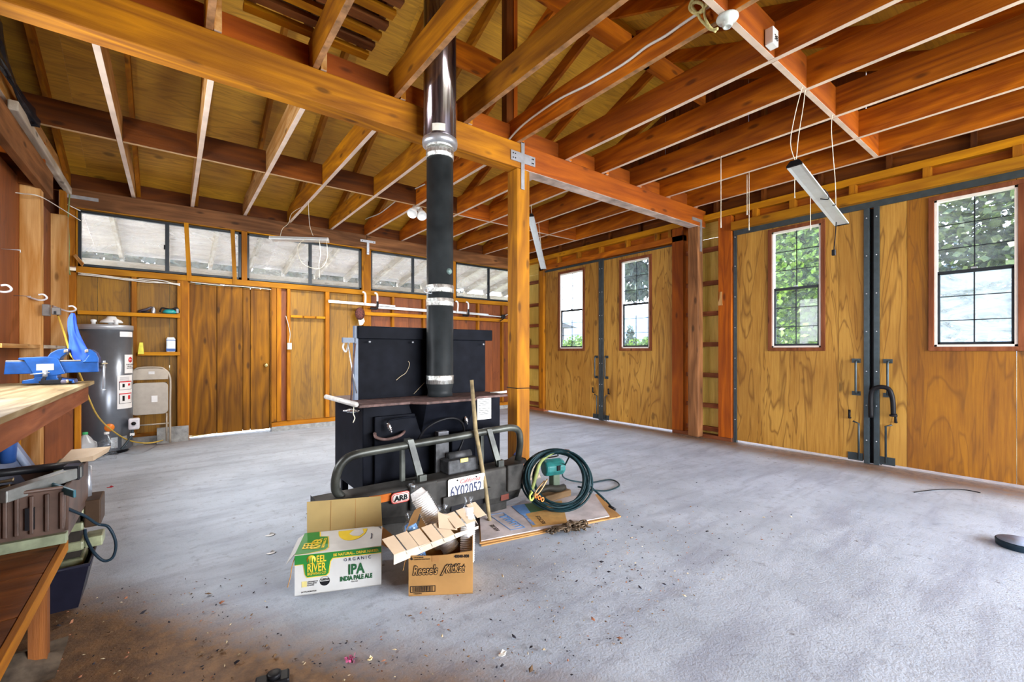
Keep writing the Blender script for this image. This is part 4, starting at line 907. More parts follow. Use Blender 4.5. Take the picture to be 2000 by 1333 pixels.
for kk in range(14):
    pts = []; ra = .185+.0055*kk+rr.uniform(-.008, .008); rb = .20+.003*kk; ph = rr.uniform(0, 6); off = rr.uniform(-.035, .035); cx, cy = rr.uniform(-.02, .02), rr.uniform(-.008, .004)
    for i in range(28):
        a = 2*PI*i/28; pts.append(hc+e1*(cx+ra*math.cos(a))+e2*(cy+(rb-.01)*math.sin(a))+e3*(off+.02*math.sin(2*a+ph)))
    B().tube(cr(pts, 2, True), .0075, 7, close=True).build('hose_loop', HO, hz)
B().tube(cr([hc+e1*.2+e2*.02, hc+e1*.235-e2*.10, (2.56, 2.29, .13), (2.60, 2.20, .06), (2.585, 2.135, .03)], 6), .007, 7).build('hose_tail', HO, hz)
B().tube(cr([hc+e1*.19+e2*.05, hc+e1*.25-e2*.06, (2.54, 2.31, .16), (2.585, 2.20, .07)], 6), .007, 7).build('hose_tail', HO, hz)
B().tube([(2.575, 2.16, .045), (2.595, 2.11, .024)], .010, 8).build('hose_end', BLACK, hz)
B().tube(cr([hc+e1*.10+e2*.17, (2.65, 2.72, .12), (2.95, 2.72, .015), (3.20, 2.66, .010), (3.12, 2.50, .010), (2.85, 2.44, .03), hc+e1*.15-e2*.06], 8), .0065, 7).build('hose_loop', HO, hz)
B().tube(cr([(2.66, 3.10, .20), (2.70, 3.0, .22), (2.62, 2.75, .30), hc+e2*.21-e1*.03], 6), .0065, 7).build('hose_lead', HO, hz)
gt = B().tube(cr([hc-e1*.02+e2*.20, hc-e1*.12+e2*.12-e3*-.03, hc-e1*.17-e2*.02+e3*.04, hc-e1*.20-e2*.12+e3*.04], 4), [.013]*13, 8).build('olive_wrap', plain('olive_rag', (.20, .24, .07), .8, 0, .3), hz)
B().lathe([(.012, 0), (.016, .01), (.016, .03), (.022, .035), (.022, .07), (.012, .075)], 14, Matrix.Translation(hc+e2*.205+e1*.03) @ (e1*.95+e2*.05+Vector((0, 0, -.15))).to_track_quat('Z', 'Y').to_matrix().to_4x4()).build('brass_coupling', plain('dark_brass', (.16, .09, .06), .4, .7), hz)
B().tube(cr([hc-e1*.10-e2*.03+e3*.05, hc-e1*.16-e2*.10+e3*.06, hc-e1*.18-e2*.15+e3*.06, hc-e1*.13-e2*.10+e3*.07, hc-e1*.08-e2*.02+e3*.06], 5), .006, 7).build('wire_clip', plain('tan_metal', (.40, .25, .12), .4, .6), hz)
oc = B()
for i in range(3):
    c = hc-e1*(.165-.022*i)-e2*(.14+.012*i)+e3*.07; oc.tube([c+Vector((math.cos(a)*.012, -.002, math.sin(a)*.014)) for a in [j*2*PI/10 for j in range(10)]], .004, 6, close=True)
oc.build('orange_clip', plain('orange_plastic', (.85, .25, .04), .4), hz)
B().tube(cr([hc-e1*.19-e2*.11+e3*.05, hc-e1*.21-e2*.14+e3*.06, hc-e1*.20-e2*.17+e3*.06, hc-e1*.17-e2*.13+e3*.06], 4), .008, 7).build('green_tie', plain('lime_cord', (.45, .55, .12), .7), hz)
tg = thing('bench_grinder', 'teal green electric tool on a dark stand behind the hose coil', 'tool', (2.44, 2.62, 0))
TEAL = plain('teal_paint', (.02, .20, .19), .4, 0, .2)
q = B(); Mt = Matrix.Translation((2.43, 2.60, .265)) @ Matrix.Rotation(-.25, 4, 'Z') @ Matrix.Rotation(PI/2, 4, 'Y')
q.lathe([(.045, -.095), (.062, -.088), (.068, -.07), (.068, .05), (.060, .075), (.040, .085)], 10, Mt, False); q.build('motor_housing', TEAL, tg, 0.006)
bx('maker_plate', tg, BLACK, 2.405, 2.445, 2.531, 2.54, .25, .29)
bx('neck', tg, plain('dirty_green', (.10, .14, .09), .7), 2.40, 2.47, 2.57, 2.63, .10, .21, 0.008)
B().tube(cr([(2.26, 2.60, .10), (2.33, 2.57, .12), (2.42, 2.56, .10), (2.52, 2.58, .09)], 4), .028, 8).build('dark_bracket', plain('dark_cast_iron', (.03, .028, .02), .6, .3), tg)
bx('base', tg, plain('rust_brown_base', (.14, .08, .03), .8), 2.28, 2.56, 2.53, 2.68, .022, .075, 0.01)
chn = B(); rc = random.Random(9); cpts = []
for i in range(64):
    a = i*.55; cpts.append(Vector((2.075+.15*(i/64-.5)*1.6+.035*math.sin(a), 2.075-.05*(i/64-.5)+.030*math.cos(a*1.3), .020+.028*abs(math.sin(a*.7))*(1 if i < 50 else .6))))
for i, c in enumerate(cpts):
    M = Matrix.Translation(c) @ Matrix.Rotation(rc.uniform(0, 6.28), 4, 'Z') @ Matrix.Rotation(rc.uniform(-1.2, 1.2), 4, 'X')
    chn.tube([(M @ Vector((.024*math.cos(t_)+(.006 if math.cos(t_) > 0 else -.006), .011*math.sin(t_), 0))) for t_ in [j*2*PI/12 for j in range(12)]], .0048, 6, close=True)
tag(chn.build('rusty_chain', plain('rusty_chain_iron', (.13, .09, .055), .5, .5, .5, 60)), 'heap of rusty steel chain at the edge of the flattened box', 'chain')
# ============================================================ WORKBENCH + VISE
wb_ = thing('workbench', 'long wooden workbench along the left wall with a worn pale top', 'bench', (-.78, 3.4, 0))
bx('bench_top', wb_, wood('bench', 'y'), -1.05, -.505, 1.9, 5.0, .922, .95, 0.004)
bx('apron', wb_, wood('apron', 'y'), -.565, -.53, 1.9, 4.90, .80, .921, 0.003); bx('apron', wb_, 'apron', -1.04, -.566, 4.86, 4.90, .80, .921)
bx('end_panel', wb_, plywood('redply', 'z'), -.76, -.60, 4.82, 4.85, .0, .80); bx('leg', wb_, 'stud', -.60, -.565, 4.80, 4.85, 0, .80, 0.003)
bx('leg', wb_, 'apron', -1.03, -.96, 4.70, 4.78, 0, .92, 0.003); bx('leg', wb_, 'trim', -.88, -.855, 4.60, 4.66, 0, .80)
bx('leg', wb_, 'apron', -.62, -.55, 1.95, 2.03, 0, .80)
VB = plain('blue_vise_paint', (.005, .065, .26), .32, .1, .25, 12)
vs_ = thing('bench_vise', 'big blue steel vise bolted to the end of the workbench', 'vise', (-.70, 4.65, .95))
def VP(u, v, y=4.62): return onY(u, v, y)
def vpoly(name, pts, y0, y1, mat, par, bev=.004): return B().prism([(VP(u, v, y0).x, VP(u, v, y0).z) for u, v in pts], 'y', y0, y1).build(name, mat, par, bev)
vpoly('base', [(42, 750), (43, 744), (66, 740), (67, 733), (112, 733), (112, 739), (144, 742), (146, 749)], 4.58, 4.74, VB, vs_)
vpoly('slide_bar', [(7, 732), (10, 707), (118, 707), (150, 705), (192, 703), (193, 727), (120, 729)], 4.60, 4.72, VB, vs_)
vpoly('slide_top', [(10, 707.5), (10, 704.5), (50, 704.5), (50, 707.5)], 4.61, 4.71, plain('worn_steel', (.25, .22, .19), .4, .7), vs_); vpoly('slide_top', [(116, 707), (116, 704), (158, 703), (158, 706)], 4.595, 4.71, MATS['worn_steel'], vs_)
vpoly('body_casting', [(60, 724), (47, 704), (35, 703), (36, 699), (88, 697), (113, 700), (128, 730), (100, 735), (66, 735)], 4.575, 4.745, VB, vs_)
vpoly('rear_jaw', [(92, 698), (98, 690), (112, 683), (128, 681), (134, 684), (128, 692), (118, 699), (116, 704), (100, 704)], 4.59, 4.73, VB, vs_); vpoly('front_jaw', [(166, 704), (173, 694), (166, 688), (168, 683), (178, 683), (188, 690), (193, 700), (193, 708), (160, 708)], 4.59, 4.73, VB, vs_)
vpoly('jaw_plate', [(124, 684), (133, 681.5), (133, 688), (124, 690)], 4.585, 4.73, MATS['worn_steel'], vs_); vpoly('jaw_plate', [(165, 684), (172, 682), (173, 688), (165, 690)], 4.585, 4.73, MATS['worn_steel'], vs_)
vpoly('paper_label', [(71, 712), (105, 711), (105, 723), (71, 724)], 4.573, 4.576, plain('yellowed_label', (.72, .68, .40), .5), vs_, 0)
p = VP(201, 711, 4.6); B().tube([VP(193, 715, 4.66), VP(207, 714, 4.66)], .022, 14).build('screw_nose', MATS['worn_steel'], vs_)
hdl = B().tube([VP(203, 705, 4.64), VP(203, 762, 4.64)], .0085, 10); hdl.lathe([(.003, 0), (.013, .002), (.013, .010), (.003, .012)], 12, Matrix.Translation(VP(203, 762, 4.64)-Vector((0, 0, .006)))); hdl.build('screw_handle', STEEL, vs_)
B().lathe([(.003, 0), (.022, .002), (.024, .006), (.016, .012), (.008, .014)], 16, Matrix.Translation(VP(203, 712, 4.64))).build('washer', plain('dull_brass', (.45, .36, .22), .4, .7), vs_)
B().tube([VP(59, 732, 4.55), VP(97, 728, 4.55)], .004, 8).build('lock_lever', STEEL, vs_); B().tube([VP(88, 736, 4.56), VP(88, 724, 4.56)], .014, 10).build('lock_bolt', STEEL, vs_)
cl = thing('bar_clamp', 'small dark bar clamp lying on the bench in front of the blue vise', 'clamp', (-.60, 4.5, .95))
B().tube([onY(76, 747, 4.5), onY(140, 747, 4.5)], .008, 8).build('bar', BLACK, cl); vpoly('jaw', [(77, 751), (80, 741), (84, 736), (90, 737), (88, 743), (114, 742), (114, 737), (119, 738), (120, 750)], 4.49, 4.52, BLACK, cl, .002)
B().lathe([(.008, 0), (.015, .006), (.015, .03), (.009, .035)], 14, Matrix.Translation(onY(118, 746, 4.5)) @ Matrix.Rotation(PI/2, 4, 'Y')).build('handle', plain('purple_grey', (.09, .08, .12), .5), cl)
B().lathe([(.013, 0), (.0145, .004), (.0145, .016), (.013, .02)], 6, Matrix.Translation(onY(127, 745.5, 4.5)) @ Matrix.Rotation(PI/2, 4, 'Y')).build('brass_band', MATS['dull_brass'], cl)
# blue cloth
cv = []; cf = []; nr, nc = 26, 22; ctr = [(142, 612, .008), (141, 622, .018), (142, 637, .022), (144, 652, .026), (149, 668, .034), (155, 684, .048), (157, 697, .045), (160, 704, .040)]
cc = cr([Vector((onY(u, v, 4.66).x, onY(u, v, 4.66).z, r)) for u, v, r in ctr], 4)
for j, c in enumerate(cc):
    for i in range(nc*2):
        a = 2*PI*i/(nc*2); r_ = c.z*(1+.22*math.sin(4*a+j*.18)+.10*math.sin(7*a-j*.3)); cv.append((c.x+r_*math.cos(a), 4.66+r_*math.sin(a)*.6, c.y))
n2 = nc*2
for j in range(len(cc)-1):
    for i in range(n2): cf.append((j*n2+i, j*n2+(i+1) % n2, (j+1)*n2+(i+1) % n2, (j+1)*n2+i))
cf += [tuple(range(n2))]
tag(B().add(cv, cf, smooth=True).build('blue_cloth', plain('blue_cotton', (.02, .08, .50), .8, 0, .25, 6)), 'bright blue cloth hanging from a hook down into the vise', 'cloth')
# hooks, conduit boxes on the left wall
HK = plain('white_coated_hook', (.85, .85, .88), .3, .2)
for i, (u, v, y, lb) in enumerate(((16, 570, 4.9, 'white coated hook nearest the left edge, below a blue tip'), (86, 586, 5.62, 'white coated hook just above the grey outlet box'), (143, 608, 5.9, 'white coated hook holding up the blue cloth'))):
    p = onY(u, v, y); B_ = B().tube(cr([p+Vector((-.16, .15, .05)), p+Vector((-.05, .02, .0)), p+Vector((0, 0, 0)), p+Vector((.02, -.02, .02)), p+Vector((0, -.03, .045)), p+Vector((-.03, -.03, .04))], 5), .008, 8)
    tag(B_.build('wall_hook', HK), lb, 'hook')
for (u, v, y, lb) in ((40, 489, 4.9, 'thin grey nail pin highest on the left wall'), (60, 579, 5.4, 'thin wire hanger pin beside the pale post')):
    p = onY(u, v, y); tag(B().tube([p+Vector((-.10, .02, 0)), p+Vector((0, 0, 0)), p+Vector((0, 0, -.02))], .003, 6).build('wall_pin', STEEL), lb, 'pin')
ob = thing('outlet_box', 'grey double outlet box on the left wall post', 'outlet', onY(92, 607, 5.68)); bm_ = plain('brown_grey_box', (.17, .15, .135), .5)
a, b2 = onY(84, 595, 5.68), onY(99, 618, 5.68); bx('box', ob, bm_, a.x, b2.x, 5.63, 5.70, b2.z, a.z, 0.004)
a, b2 = onY(102, 601, 5.6), onY(119, 616, 5.6); pgb = bx('plug_block', ob, bm_, a.x, b2.x, 5.56, 5.62, b2.z, a.z, 0.006); a, b2 = onY(105, 608, 5.56), onY(110, 614, 5.56); bx('socket', pgb, BLACK, a.x, b2.x, 5.555, 5.561, b2.z, a.z); bx('cover', ob, STEEL, onY(99, 0, 5.65).x, onY(102, 0, 5.65).x, 5.60, 5.66, onY(0, 618, 5.65).z+.0, onY(0, 594, 5.65).z) if False else None
yc = B().tube(cr([onY(113, 617, 5.6), onY(125, 650, 5.2), onY(137, 690, 4.95), onY(145, 703, 4.8), onY(155, 730, 4.78), onY(160, 742, 5.02), onY(172, 775, 5.15), onY(190, 812, 5.7), onY(215, 838, 6.3), onY(250, 860, 6.85), onY(290, 866, 6.7), onZ(330, 858, .01), onZ(372, 853, .01), onZ(425, 845, .01)], 6), .007, 7)
tag(yc.build('extension_cord', plain('yellow_cord', (.72, .47, .06), .5)), 'long yellow extension cord running from the outlet over the bench to the floor', 'cord')
# ============================================================ LEFT FOREGROUND: low table, crate, bin, stack
lt_ = thing('low_plank_table', 'low brown plank table with a pale front edge at the lower left', 'table', (-.85, 1.7, 0))
for i in range(5): bx('plank', lt_, wood('tableold', 'x'), -1.04, -.345, .9+.315*i, 1.212+.315*i, .415, .445, 0.003)
bx('edge_strip', lt_, wood('stud', 'y'), -.343, -.325, .9, 2.47, .405, .447, 0.002)
for (x, y) in ((-.42, 2.38), (-.42, .95), (-1.03, .95), (-1.03, 2.38)): bx('leg', lt_, 'tableold', x, x+.05, y, y+.05, 0, .415)
ck = thing('ribbed_crate', 'brown ribbed plastic crate full of junk on the low table', 'crate', (-.8, 2.6, .445))
CR = plain('brown_crate', (.10, .060, .045), .5, 0, .3, 8)
bx('base_board', ck, plain('green_white_board', (.26, .30, .19), .6, 0, .2), -1.04, -.325, 2.43, 2.47, .446, .485, 0.003)
cb_ = B().box(-1.04, -.33, 2.455, 2.47, .485, .66).box(-.345, -.33, 2.47, 3.05, .485, .655).box(-1.04, -.33, 3.04, 3.05, .485, .655).box(-1.04, -.33, 2.455, 3.05, .446, .49).build('crate_body', CR, ck, 0.004)
for u in (10, 33, 62, 92, 121):
    x = onY(u, 1000, 2.45).x; bx('rib', cb_, CR, x-.006, x+.006, 2.443, 2.456, .50, .645, 0.003)
a, b2 = onY(49, 994, 2.45), onY(68, 1034, 2.45); bx('handle_hole', cb_, BLACK, a.x, b2.x, 2.444, 2.4555, b2.z, a.z)
B().tube([(-1.04, 2.45, .662), (-.34, 2.45, .662), (-.33, 2.47, .65), (-.33, 2.46, .49)], .007, 8).build('crate_rim', CR, ck)
def bar(name, p, q, w_, h_, mat, par=None):
    p, q = Vector(p), Vector(q); d = (q-p); s = d.cross(Vector((0, 0, 1))).normalized()*w_/2; u_ = Vector((0, 0, h_/2))
    return B().hexa([p-s-u_, q-s-u_, q+s-u_, p+s-u_], [p-s+u_, q-s+u_, q+s+u_, p+s+u_]).build(name, mat, par, .004)
lv = thing('grey_metal_case', 'long grey metal tool rail with paper labels slanting over the crate', 'tool', (-.6, 2.5, .72))
p, q = onY(0, 972, 2.42), onY(150, 922, 2.62)
bar('rail', p, q, .05, .045, plain('grey_metal', (.24, .25, .24), .5, .5, .2), lv); bar('teal_edge', p+Vector((.2, -.03, -.02)), q+Vector((-.1, -.03, -.02)), .01, .03, plain('teal_edge', (.03, .13, .17), .5), lv); bar('end_cap', q+Vector((-.035, .004, .004)), q+Vector((.015, 0, 0)), .065, .06, BLACK, lv)
bar('paper_label', p.lerp(q, .64)+Vector((0, -.026, .004)), p.lerp(q, .86)+Vector((0, -.026, .004)), .003, .036, plain('tan_paper', (.42, .38, .30), .7), lv); bar('paper_label', p.lerp(q, .08)+Vector((0, -.026, .002)), p.lerp(q, .52)+Vector((0, -.026, .002)), .003, .034, MATS['tan_paper'], lv)
tag(B().tube([onY(-10, 926, 2.6), onY(90, 915, 2.75), onY(152, 906, 2.85)], .016, 10).build('black_tube', BLACK), 'black pipe lying across the top of the crate', 'pipe')
tr_ = thing('blue_grey_tray', 'blue grey plastic tray leaning under the bench', 'tray', onY(30, 900, 3.2))
a, b2, c2, d2 = onY(-15, 868, 3.0), onY(14, 857, 3.1), onY(78, 942, 3.1), onY(-15, 950, 2.9); TG = plain('blue_grey_plastic', (.13, .17, .27), .45)
B().hexa([a, b2, c2, d2], [v+Vector((.0, .06, .02)) for v in (a, b2, c2, d2)]).build('panel', TG, tr_); B().tube([b2+Vector((0, -.02, 0)), c2+Vector((0, -.02, 0))], .016, 6).build('rim', plain('light_blue_grey', (.24, .30, .42), .45), tr_)
tag(B().lathe([(.020, 0), (.026, .004), (.030, .085), (.031, .09), (.001, .091)], 14, Matrix.Translation(onY(15, 905, 2.9))).build('blue_cup', plain('blue_cup_plastic', (.02, .07, .25), .4)), 'small blue cup in front of the blue grey tray', 'cup')
for (u, v, y) in ((24, 938, 2.6), (16, 951, 2.55)):
    a, b2 = onY(-20, v+8, y), onY(u, v, y); tag(B().tube([a, b2, b2+Vector((.004, 0, 0))], [.005, .007, .010], 8).build('bolt_rod', MATS['dull_brass']), 'small brass ended rod poking out beside the blue grey tray, %s of two' % ('upper' if v == 938 else 'lower'), 'rod')
bn = thing('black_bin', 'black plastic bin standing open on the floor beside the low table', 'bin', (-.55, 2.99, 0))
bi = B(); L_ = [(-.80, 2.87), (-.345, 2.87), (-.345, 3.13), (-.80, 3.13)]; U_ = [(-.84, 2.84), (-.305, 2.84), (-.305, 3.16), (-.84, 3.16)]
for i in range(4):
    j = (i+1) % 4; th_ = Vector((0, 0, 0)); p0, p1 = Vector((*L_[i], 0)), Vector((*L_[j], 0)); q0, q1 = Vector((*U_[i], .20)), Vector((*U_[j], .20)); cin = Vector((-.57, 3.0, .1)); f_ = lambda v: v+(Vector((cin.x, cin.y, v.z))-v).normalized()*.008
    bi.hexa([p0, p1, f_(p1), f_(p0)], [q0, q1, f_(q1), f_(q0)])
bi.box(-.80, -.345, 2.87, 3.13, 0, .006); bi.build('bin_body', plain('black_bin_plastic', (.012, .012, .022), .35), bn)
B().tube([(-.84, 2.84, .2), (-.305, 2.84, .2), (-.305, 3.16, .2), (-.84, 3.16, .2)], .008, 8, close=True).build('rim', MATS['black_bin_plastic'], bn)
sk_ = thing('stacked_trays', 'stack of dull green parts trays and a brown tube rising out of the black bin', 'trays', (-.40, 3.02, .01))
TRG = plain('dull_green_plastic', (.27, .29, .17), .4, 0, .25)
for z, wz in ((.16, .04), (.235, .045), (.33, .04), (.40, .04), (.62, .045)):
    bx('tray', sk_, TRG, -.44, -.335 if z < .6 else -.345, 2.95, 3.10, z, z+wz, 0.01)
for z in (.04, .205, .28, .37): bx('tray_gap', sk_, plain('dark_gap', (.03, .025, .02), .7), -.425, -.35, 2.96, 3.09, z if z > .1 else .01, z+.05 if z > .1 else .16)
B().tube([(-.372, 3.0, .42), (-.372, 3.0, .62)], .030, 14).build('brown_tube', plain('brown_tube', (.13, .08, .05), .6), sk_); B().tube([(-.33, 3.05, .44), (-.33, 3.05, .62)], .013, 10).build('steel_tube', STEEL, sk_)
bx('dark_box', sk_, plain('dark_brown_box', (.06, .035, .02), .5), -.335, -.275, 2.95, 3.12, .34, .47, 0.006); bx('side_tray', sk_, TRG, -.335, -.27, 2.97, 3.08, .235, .285, 0.006)
B().hexa([(-.43, 2.95, .665), (-.30, 2.93, .665), (-.26, 3.10, .672), (-.40, 3.12, .67)], [(-.42, 2.95, .672), (-.30, 2.93, .69), (-.25, 3.10, .70), (-.40, 3.12, .70)]).build('cardboard_piece', PALEKRAFT, sk_)
bc_ = B().tube(cr([onY(95, 966, 2.50), onY(125, 990, 2.5), onY(165, 1008, 2.6), onY(190, 1024, 2.65), onY(212, 1030, 2.65), onY(226, 1060, 2.65), onY(221, 1088, 2.65), onY(203, 1096, 2.65), onY(182, 1078, 2.66), onY(168, 1050, 2.7), onY(166, 1035, 2.72)], 6), .006, 8)
tag(bc_.build('black_power_cord', plain('blue_black_cord', (.015, .03, .045), .35)), 'blue black power cord looping out of the crate over the floor', 'cord')
pb_ = tag(B().add([onY(95, 905, 4.4), onY(143, 905, 4.4), onY(140, 880, 4.5), onY(118, 868, 4.5), onY(104, 868, 4.5)], [(0, 1, 2, 3, 4)]).build('clear_bag', FILM), 'clear plastic bag under the bench beside the end panel', 'bag') if False else None
bg_ = B(); rr = random.Random(3); cen = onY(118, 905, 4.55)
pv = []; 
for j in range(9):
    for i in range(14):
        a = 2*PI*i/14; b_ = PI*j/8-.5*PI; r_ = .13*(1+rr.uniform(-.14, .14)); pv.append((cen.x+r_*math.cos(a)*math.cos(b_), 4.55+r_*math.sin(a)*math.cos(b_)*.8, .15+r_*1.1*math.sin(b_)))
bg_.add(pv, [(j*14+i, j*14+(i+1) % 14, (j+1)*14+(i+1) % 14, (j+1)*14+i) for j in range(8) for i in range(14)])
pb_ = tag(bg_.build('plastic_bag', plain('tan_plastic_bag', (.55, .38, .22), .25, 0, .3)), 'crumpled tan plastic bag on the floor under the far end of the bench', 'bag')
pb_.location.z += 0
# bottom left rope tie and scraps
tag(B().tube(cr([onZ(8, 1276, .06), onZ(22, 1274, .05), onZ(36, 1286, .03), onZ(42, 1298, .01)], 4), .006, 8).build('rope_scrap', plain('tan_rope', (.45, .33, .18), .9)), 'short curl of tan rope on the floor at the bottom left corner', 'rope')
rgv = B(); rr = random.Random(12); c0_ = onZ(20, 1325, 0)
for j in range(7):
    for i in range(7): rgv.v.append(Vector((c0_.x+.045*(i-3), c0_.y+.045*(j-3), .012+max(0, .07-.02*abs(i-3)-.02*abs(j-3))+rr.uniform(0, .02)))); 
for j in range(6):
    for i in range(6): rgv.f.append([j*7+i, j*7+i+1, (j+1)*7+i+1, (j+1)*7+i]); rgv.sm.append(True)
for i in range(49): rgv.v.append(Vector((rgv.v[i].x, rgv.v[i].y, 0)))
tag(rgv.build('crumpled_rag', plain('grey_brown_rag', (.12, .09, .06), .9, 0, .4)), 'crumpled grey brown rag in the bottom left corner of the floor', 'rag')
# ============================================================ WATER HEATER, CHAIR, JUGS
wh = thing('water_heater', 'grey cylindrical water heater with warning labels in the back left corner', 'water heater', (-.612, 7.03, 0))
TW = Matrix.Translation((-.612, 7.03, 0)); HG = plain('heater_grey', (.16, .175, .20), .28, .55, .04)
B().lathe([(.235, .04), (.245, .05), (.245, 1.455)], 48, TW).build('tank', HG, wh); B().lathe([(.249, 1.44), (.249, 1.492), (.24, 1.498), (.001, 1.50)], 48, TW).build('top_cap', plain('light_heater_grey', (.42, .43, .45), .35, .4, .03), wh)
B().lathe([(.20, 0), (.20, .045)], 24, TW).build('foot_ring', BLACK, wh)
B().lathe([(.03, 1.50), (.03, 1.52), (.10, 1.525), (.105, 1.53), (.09, 1.555), (.05, 1.575), (.04, 1.60), (.001, 1.602)], 28, Matrix.Translation((-.56, 7.0, 0))).build('draft_hood', WHITE, wh)
for dx, dy in ((-.10, -.05), (.10, -.12)): B().lathe([(.02, 1.50), (.02, 1.53), (.026, 1.535), (.026, 1.555), (.01, 1.56)], 14, Matrix.Translation((-.612+dx, 7.03+dy, 0))).build('pipe_nipple', WHITE, wh)
def wrap(name, mat, a0, a1, z0, z1, par, r=.247, n=8):
    v = []; 
    for z in (z0, z1):
        for i in range(n+1): a = math.radians(a0+(a1-a0)*i/n); v.append((-.612+r*math.cos(a), 7.03+r*math.sin(a), z))
    return B().add(v, [(i, i+1, n+2+i, n+1+i) for i in range(n)]).build(name, mat, par)
LB = plain('label_white', (.78, .76, .74), .4, 0, .03); RD = plain('label_red', (.62, .03, .04), .4); BK = BLACK
# camera sees azimuths around -85 deg +-90 ; right edge about -5 deg
l1 = wrap('warning_label', LB, -44, -12, .93, 1.15, wh); l2 = wrap('instruction_label', LB, -62, -16, .52, .91, wh)
wrap('brand_strip', LB, -56, -14, 1.36, 1.42, wh)
B().lathe([(.001, 0), (.034, 0), (.034, .002)], 8, Matrix.Translation((-.612+.249*math.cos(math.radians(-26)), 7.03+.249*math.sin(math.radians(-26)), 1.09)) @ Matrix.Rotation(math.radians(64), 4, 'Z') @ Matrix.Rotation(PI/2, 4, 'X')).build('stop_sign', RD, wh)
def wtext(s, sz, mat, ang, z, nm='label_words'):
    a = math.radians(ang); r_ = Vector((-math.sin(a), math.cos(a), 0)); o = Vector((.250*math.cos(a), .250*math.sin(a), z)); text(s, sz, mat, wh, o-r_*sz*.3*len(s), r_, (0, 0, 1), name=nm)
wtext('STOP', .02, LB, -26, 1.083)
for i, s in enumerate(('DO NOT REMOVE', 'THIS LABEL', 'READ MANUAL')): wtext(s, .016, BK, -28, 1.03-.022*i)
for (za, zb) in ((.74, .84), (.58, .70)):
    for k_, (a, b_) in enumerate(((-58, -20),)):
        wrap('print_frame', RD, a, b_, zb-.012, zb, wh, .2485); wrap('print_frame', BK, a, b_, za, za+.004, wh, .2485); wrap('print_frame', BK, a, a+1.5, za, zb, wh, .2485, 2); wrap('print_frame', BK, b_-1.5, b_, za, zb, wh, .2485, 2)
    wrap('print_mark', BK, -50, -44, za+.03, zb-.03, wh, .2486, 2); wrap('print_mark', RD, -34, -26, za+.045, zb-.03, wh, .2486, 2)
for i in range(5): wrap('print_line', plain('print_grey', (.3, .3, .32), .5), -56, -30, .885-.011*i, .889-.011*i, wh, .2485, 3)
gv = thing('gas_control', 'white gas control valve low on the right side of the water heater', 'valve', (-.35, 6.86, .30)); bx('control_body', gv, plain('control_white', (.72, .70, .74), .4), -.40, -.30, 6.80, 6.90, .27, .40, 0.015)
B().lathe([(.001, 0), (.02, .002), (.022, .02), (.02, .025)], 14, Matrix.Translation((-.35, 6.80, .345)) @ Matrix.Rotation(PI/2, 4, 'X')).build('dial', BLACK, gv); B().tube(cr([(-.36, 6.83, .27), (-.37, 6.82, .2), (-.43, 6.80, .1), (-.46, 6.78, .06)], 4), .012, 8).build('gas_pipe', DKSTEEL, gv); bx('union', gv, WHITE, -.385, -.345, 6.81, 6.85, .20, .23)
B().lathe([(.001, 0), (.045, 0), (.045, .002)], 20, Matrix.Translation((-.612+.248*math.cos(math.radians(-78)), 7.03+.248*math.sin(math.radians(-78)), .32)) @ Matrix.Rotation(math.radians(12), 4, 'Z') @ Matrix.Rotation(PI/2, 4, 'X')).build('orange_sticker', plain('orange_sticker', (.85, .22, .02), .4), wh)
for a in (-75, -52): wrap('access_cover', plain('cover_grey', (.45, .48, .50), .4, .5), a, a+14, .08, .20, wh, .249, 3)
fcz = thing('folding_chair', 'beige metal folding chair leaning folded against the back wall', 'chair', (-.19, 7.2, 0)); BG = plain('beige_paint', (.40, .34, .27), .38, .3, .06)
def CP(u, v, y=7.2): return onY(u, v, y)
xl, xr = -.42, -.015
B().tube(cr([(xl, 7.14, .02), (xl, 7.17, .5), (xl, 7.20, .85), (xl+.06, 7.21, .96), (xl+.13, 7.21, .985), (xr-.13, 7.21, .985), (xr-.06, 7.21, .96), (xr, 7.20, .85), (xr, 7.17, .5), (xr, 7.14, .02)], 6), .0125, 10).build('frame', BG, fcz)
B().prism([(xl+.02, .83), (xr-.02, .83), (xr-.015, .90), (xr-.05, .955), (xr-.12, .975), (xl+.12, .975), (xl+.05, .955), (xl+.015, .90)], 'y', 7.19, 7.205).build('backrest', BG, fcz, 0.004)
B().prism([(a-.215, c+.595) for a, c in rrect(.36, .40, .05)], 'y', 7.155, 7.185).build('seat', plain('beige_seat', (.42, .37, .31), .4, .1, .05), fcz, 0.006)
sl_ = bx('label', fcz, LB, -.20, -.14, 7.150, 7.155, .55, .63); B().tube([(xl+.01, 7.15, .27), (xr-.01, 7.15, .27)], .009, 8).build('cross_bar', BG, fcz); B().tube([(xl+.03, 7.17, .79), (xr-.03, 7.17, .79)], .006, 8).build('cross_bar', plain('dark_slot', (.05, .045, .04), .6), fcz)
B().tube([(xr-.035, 7.13, .05), (xr-.035, 7.16, .40)], .010, 8).build('rear_leg', BG, fcz); bx('sticker', fcz, plain('tape_grey', (.62, .60, .58), .5), -.23, -.17, 7.186, 7.190, .90, .935)
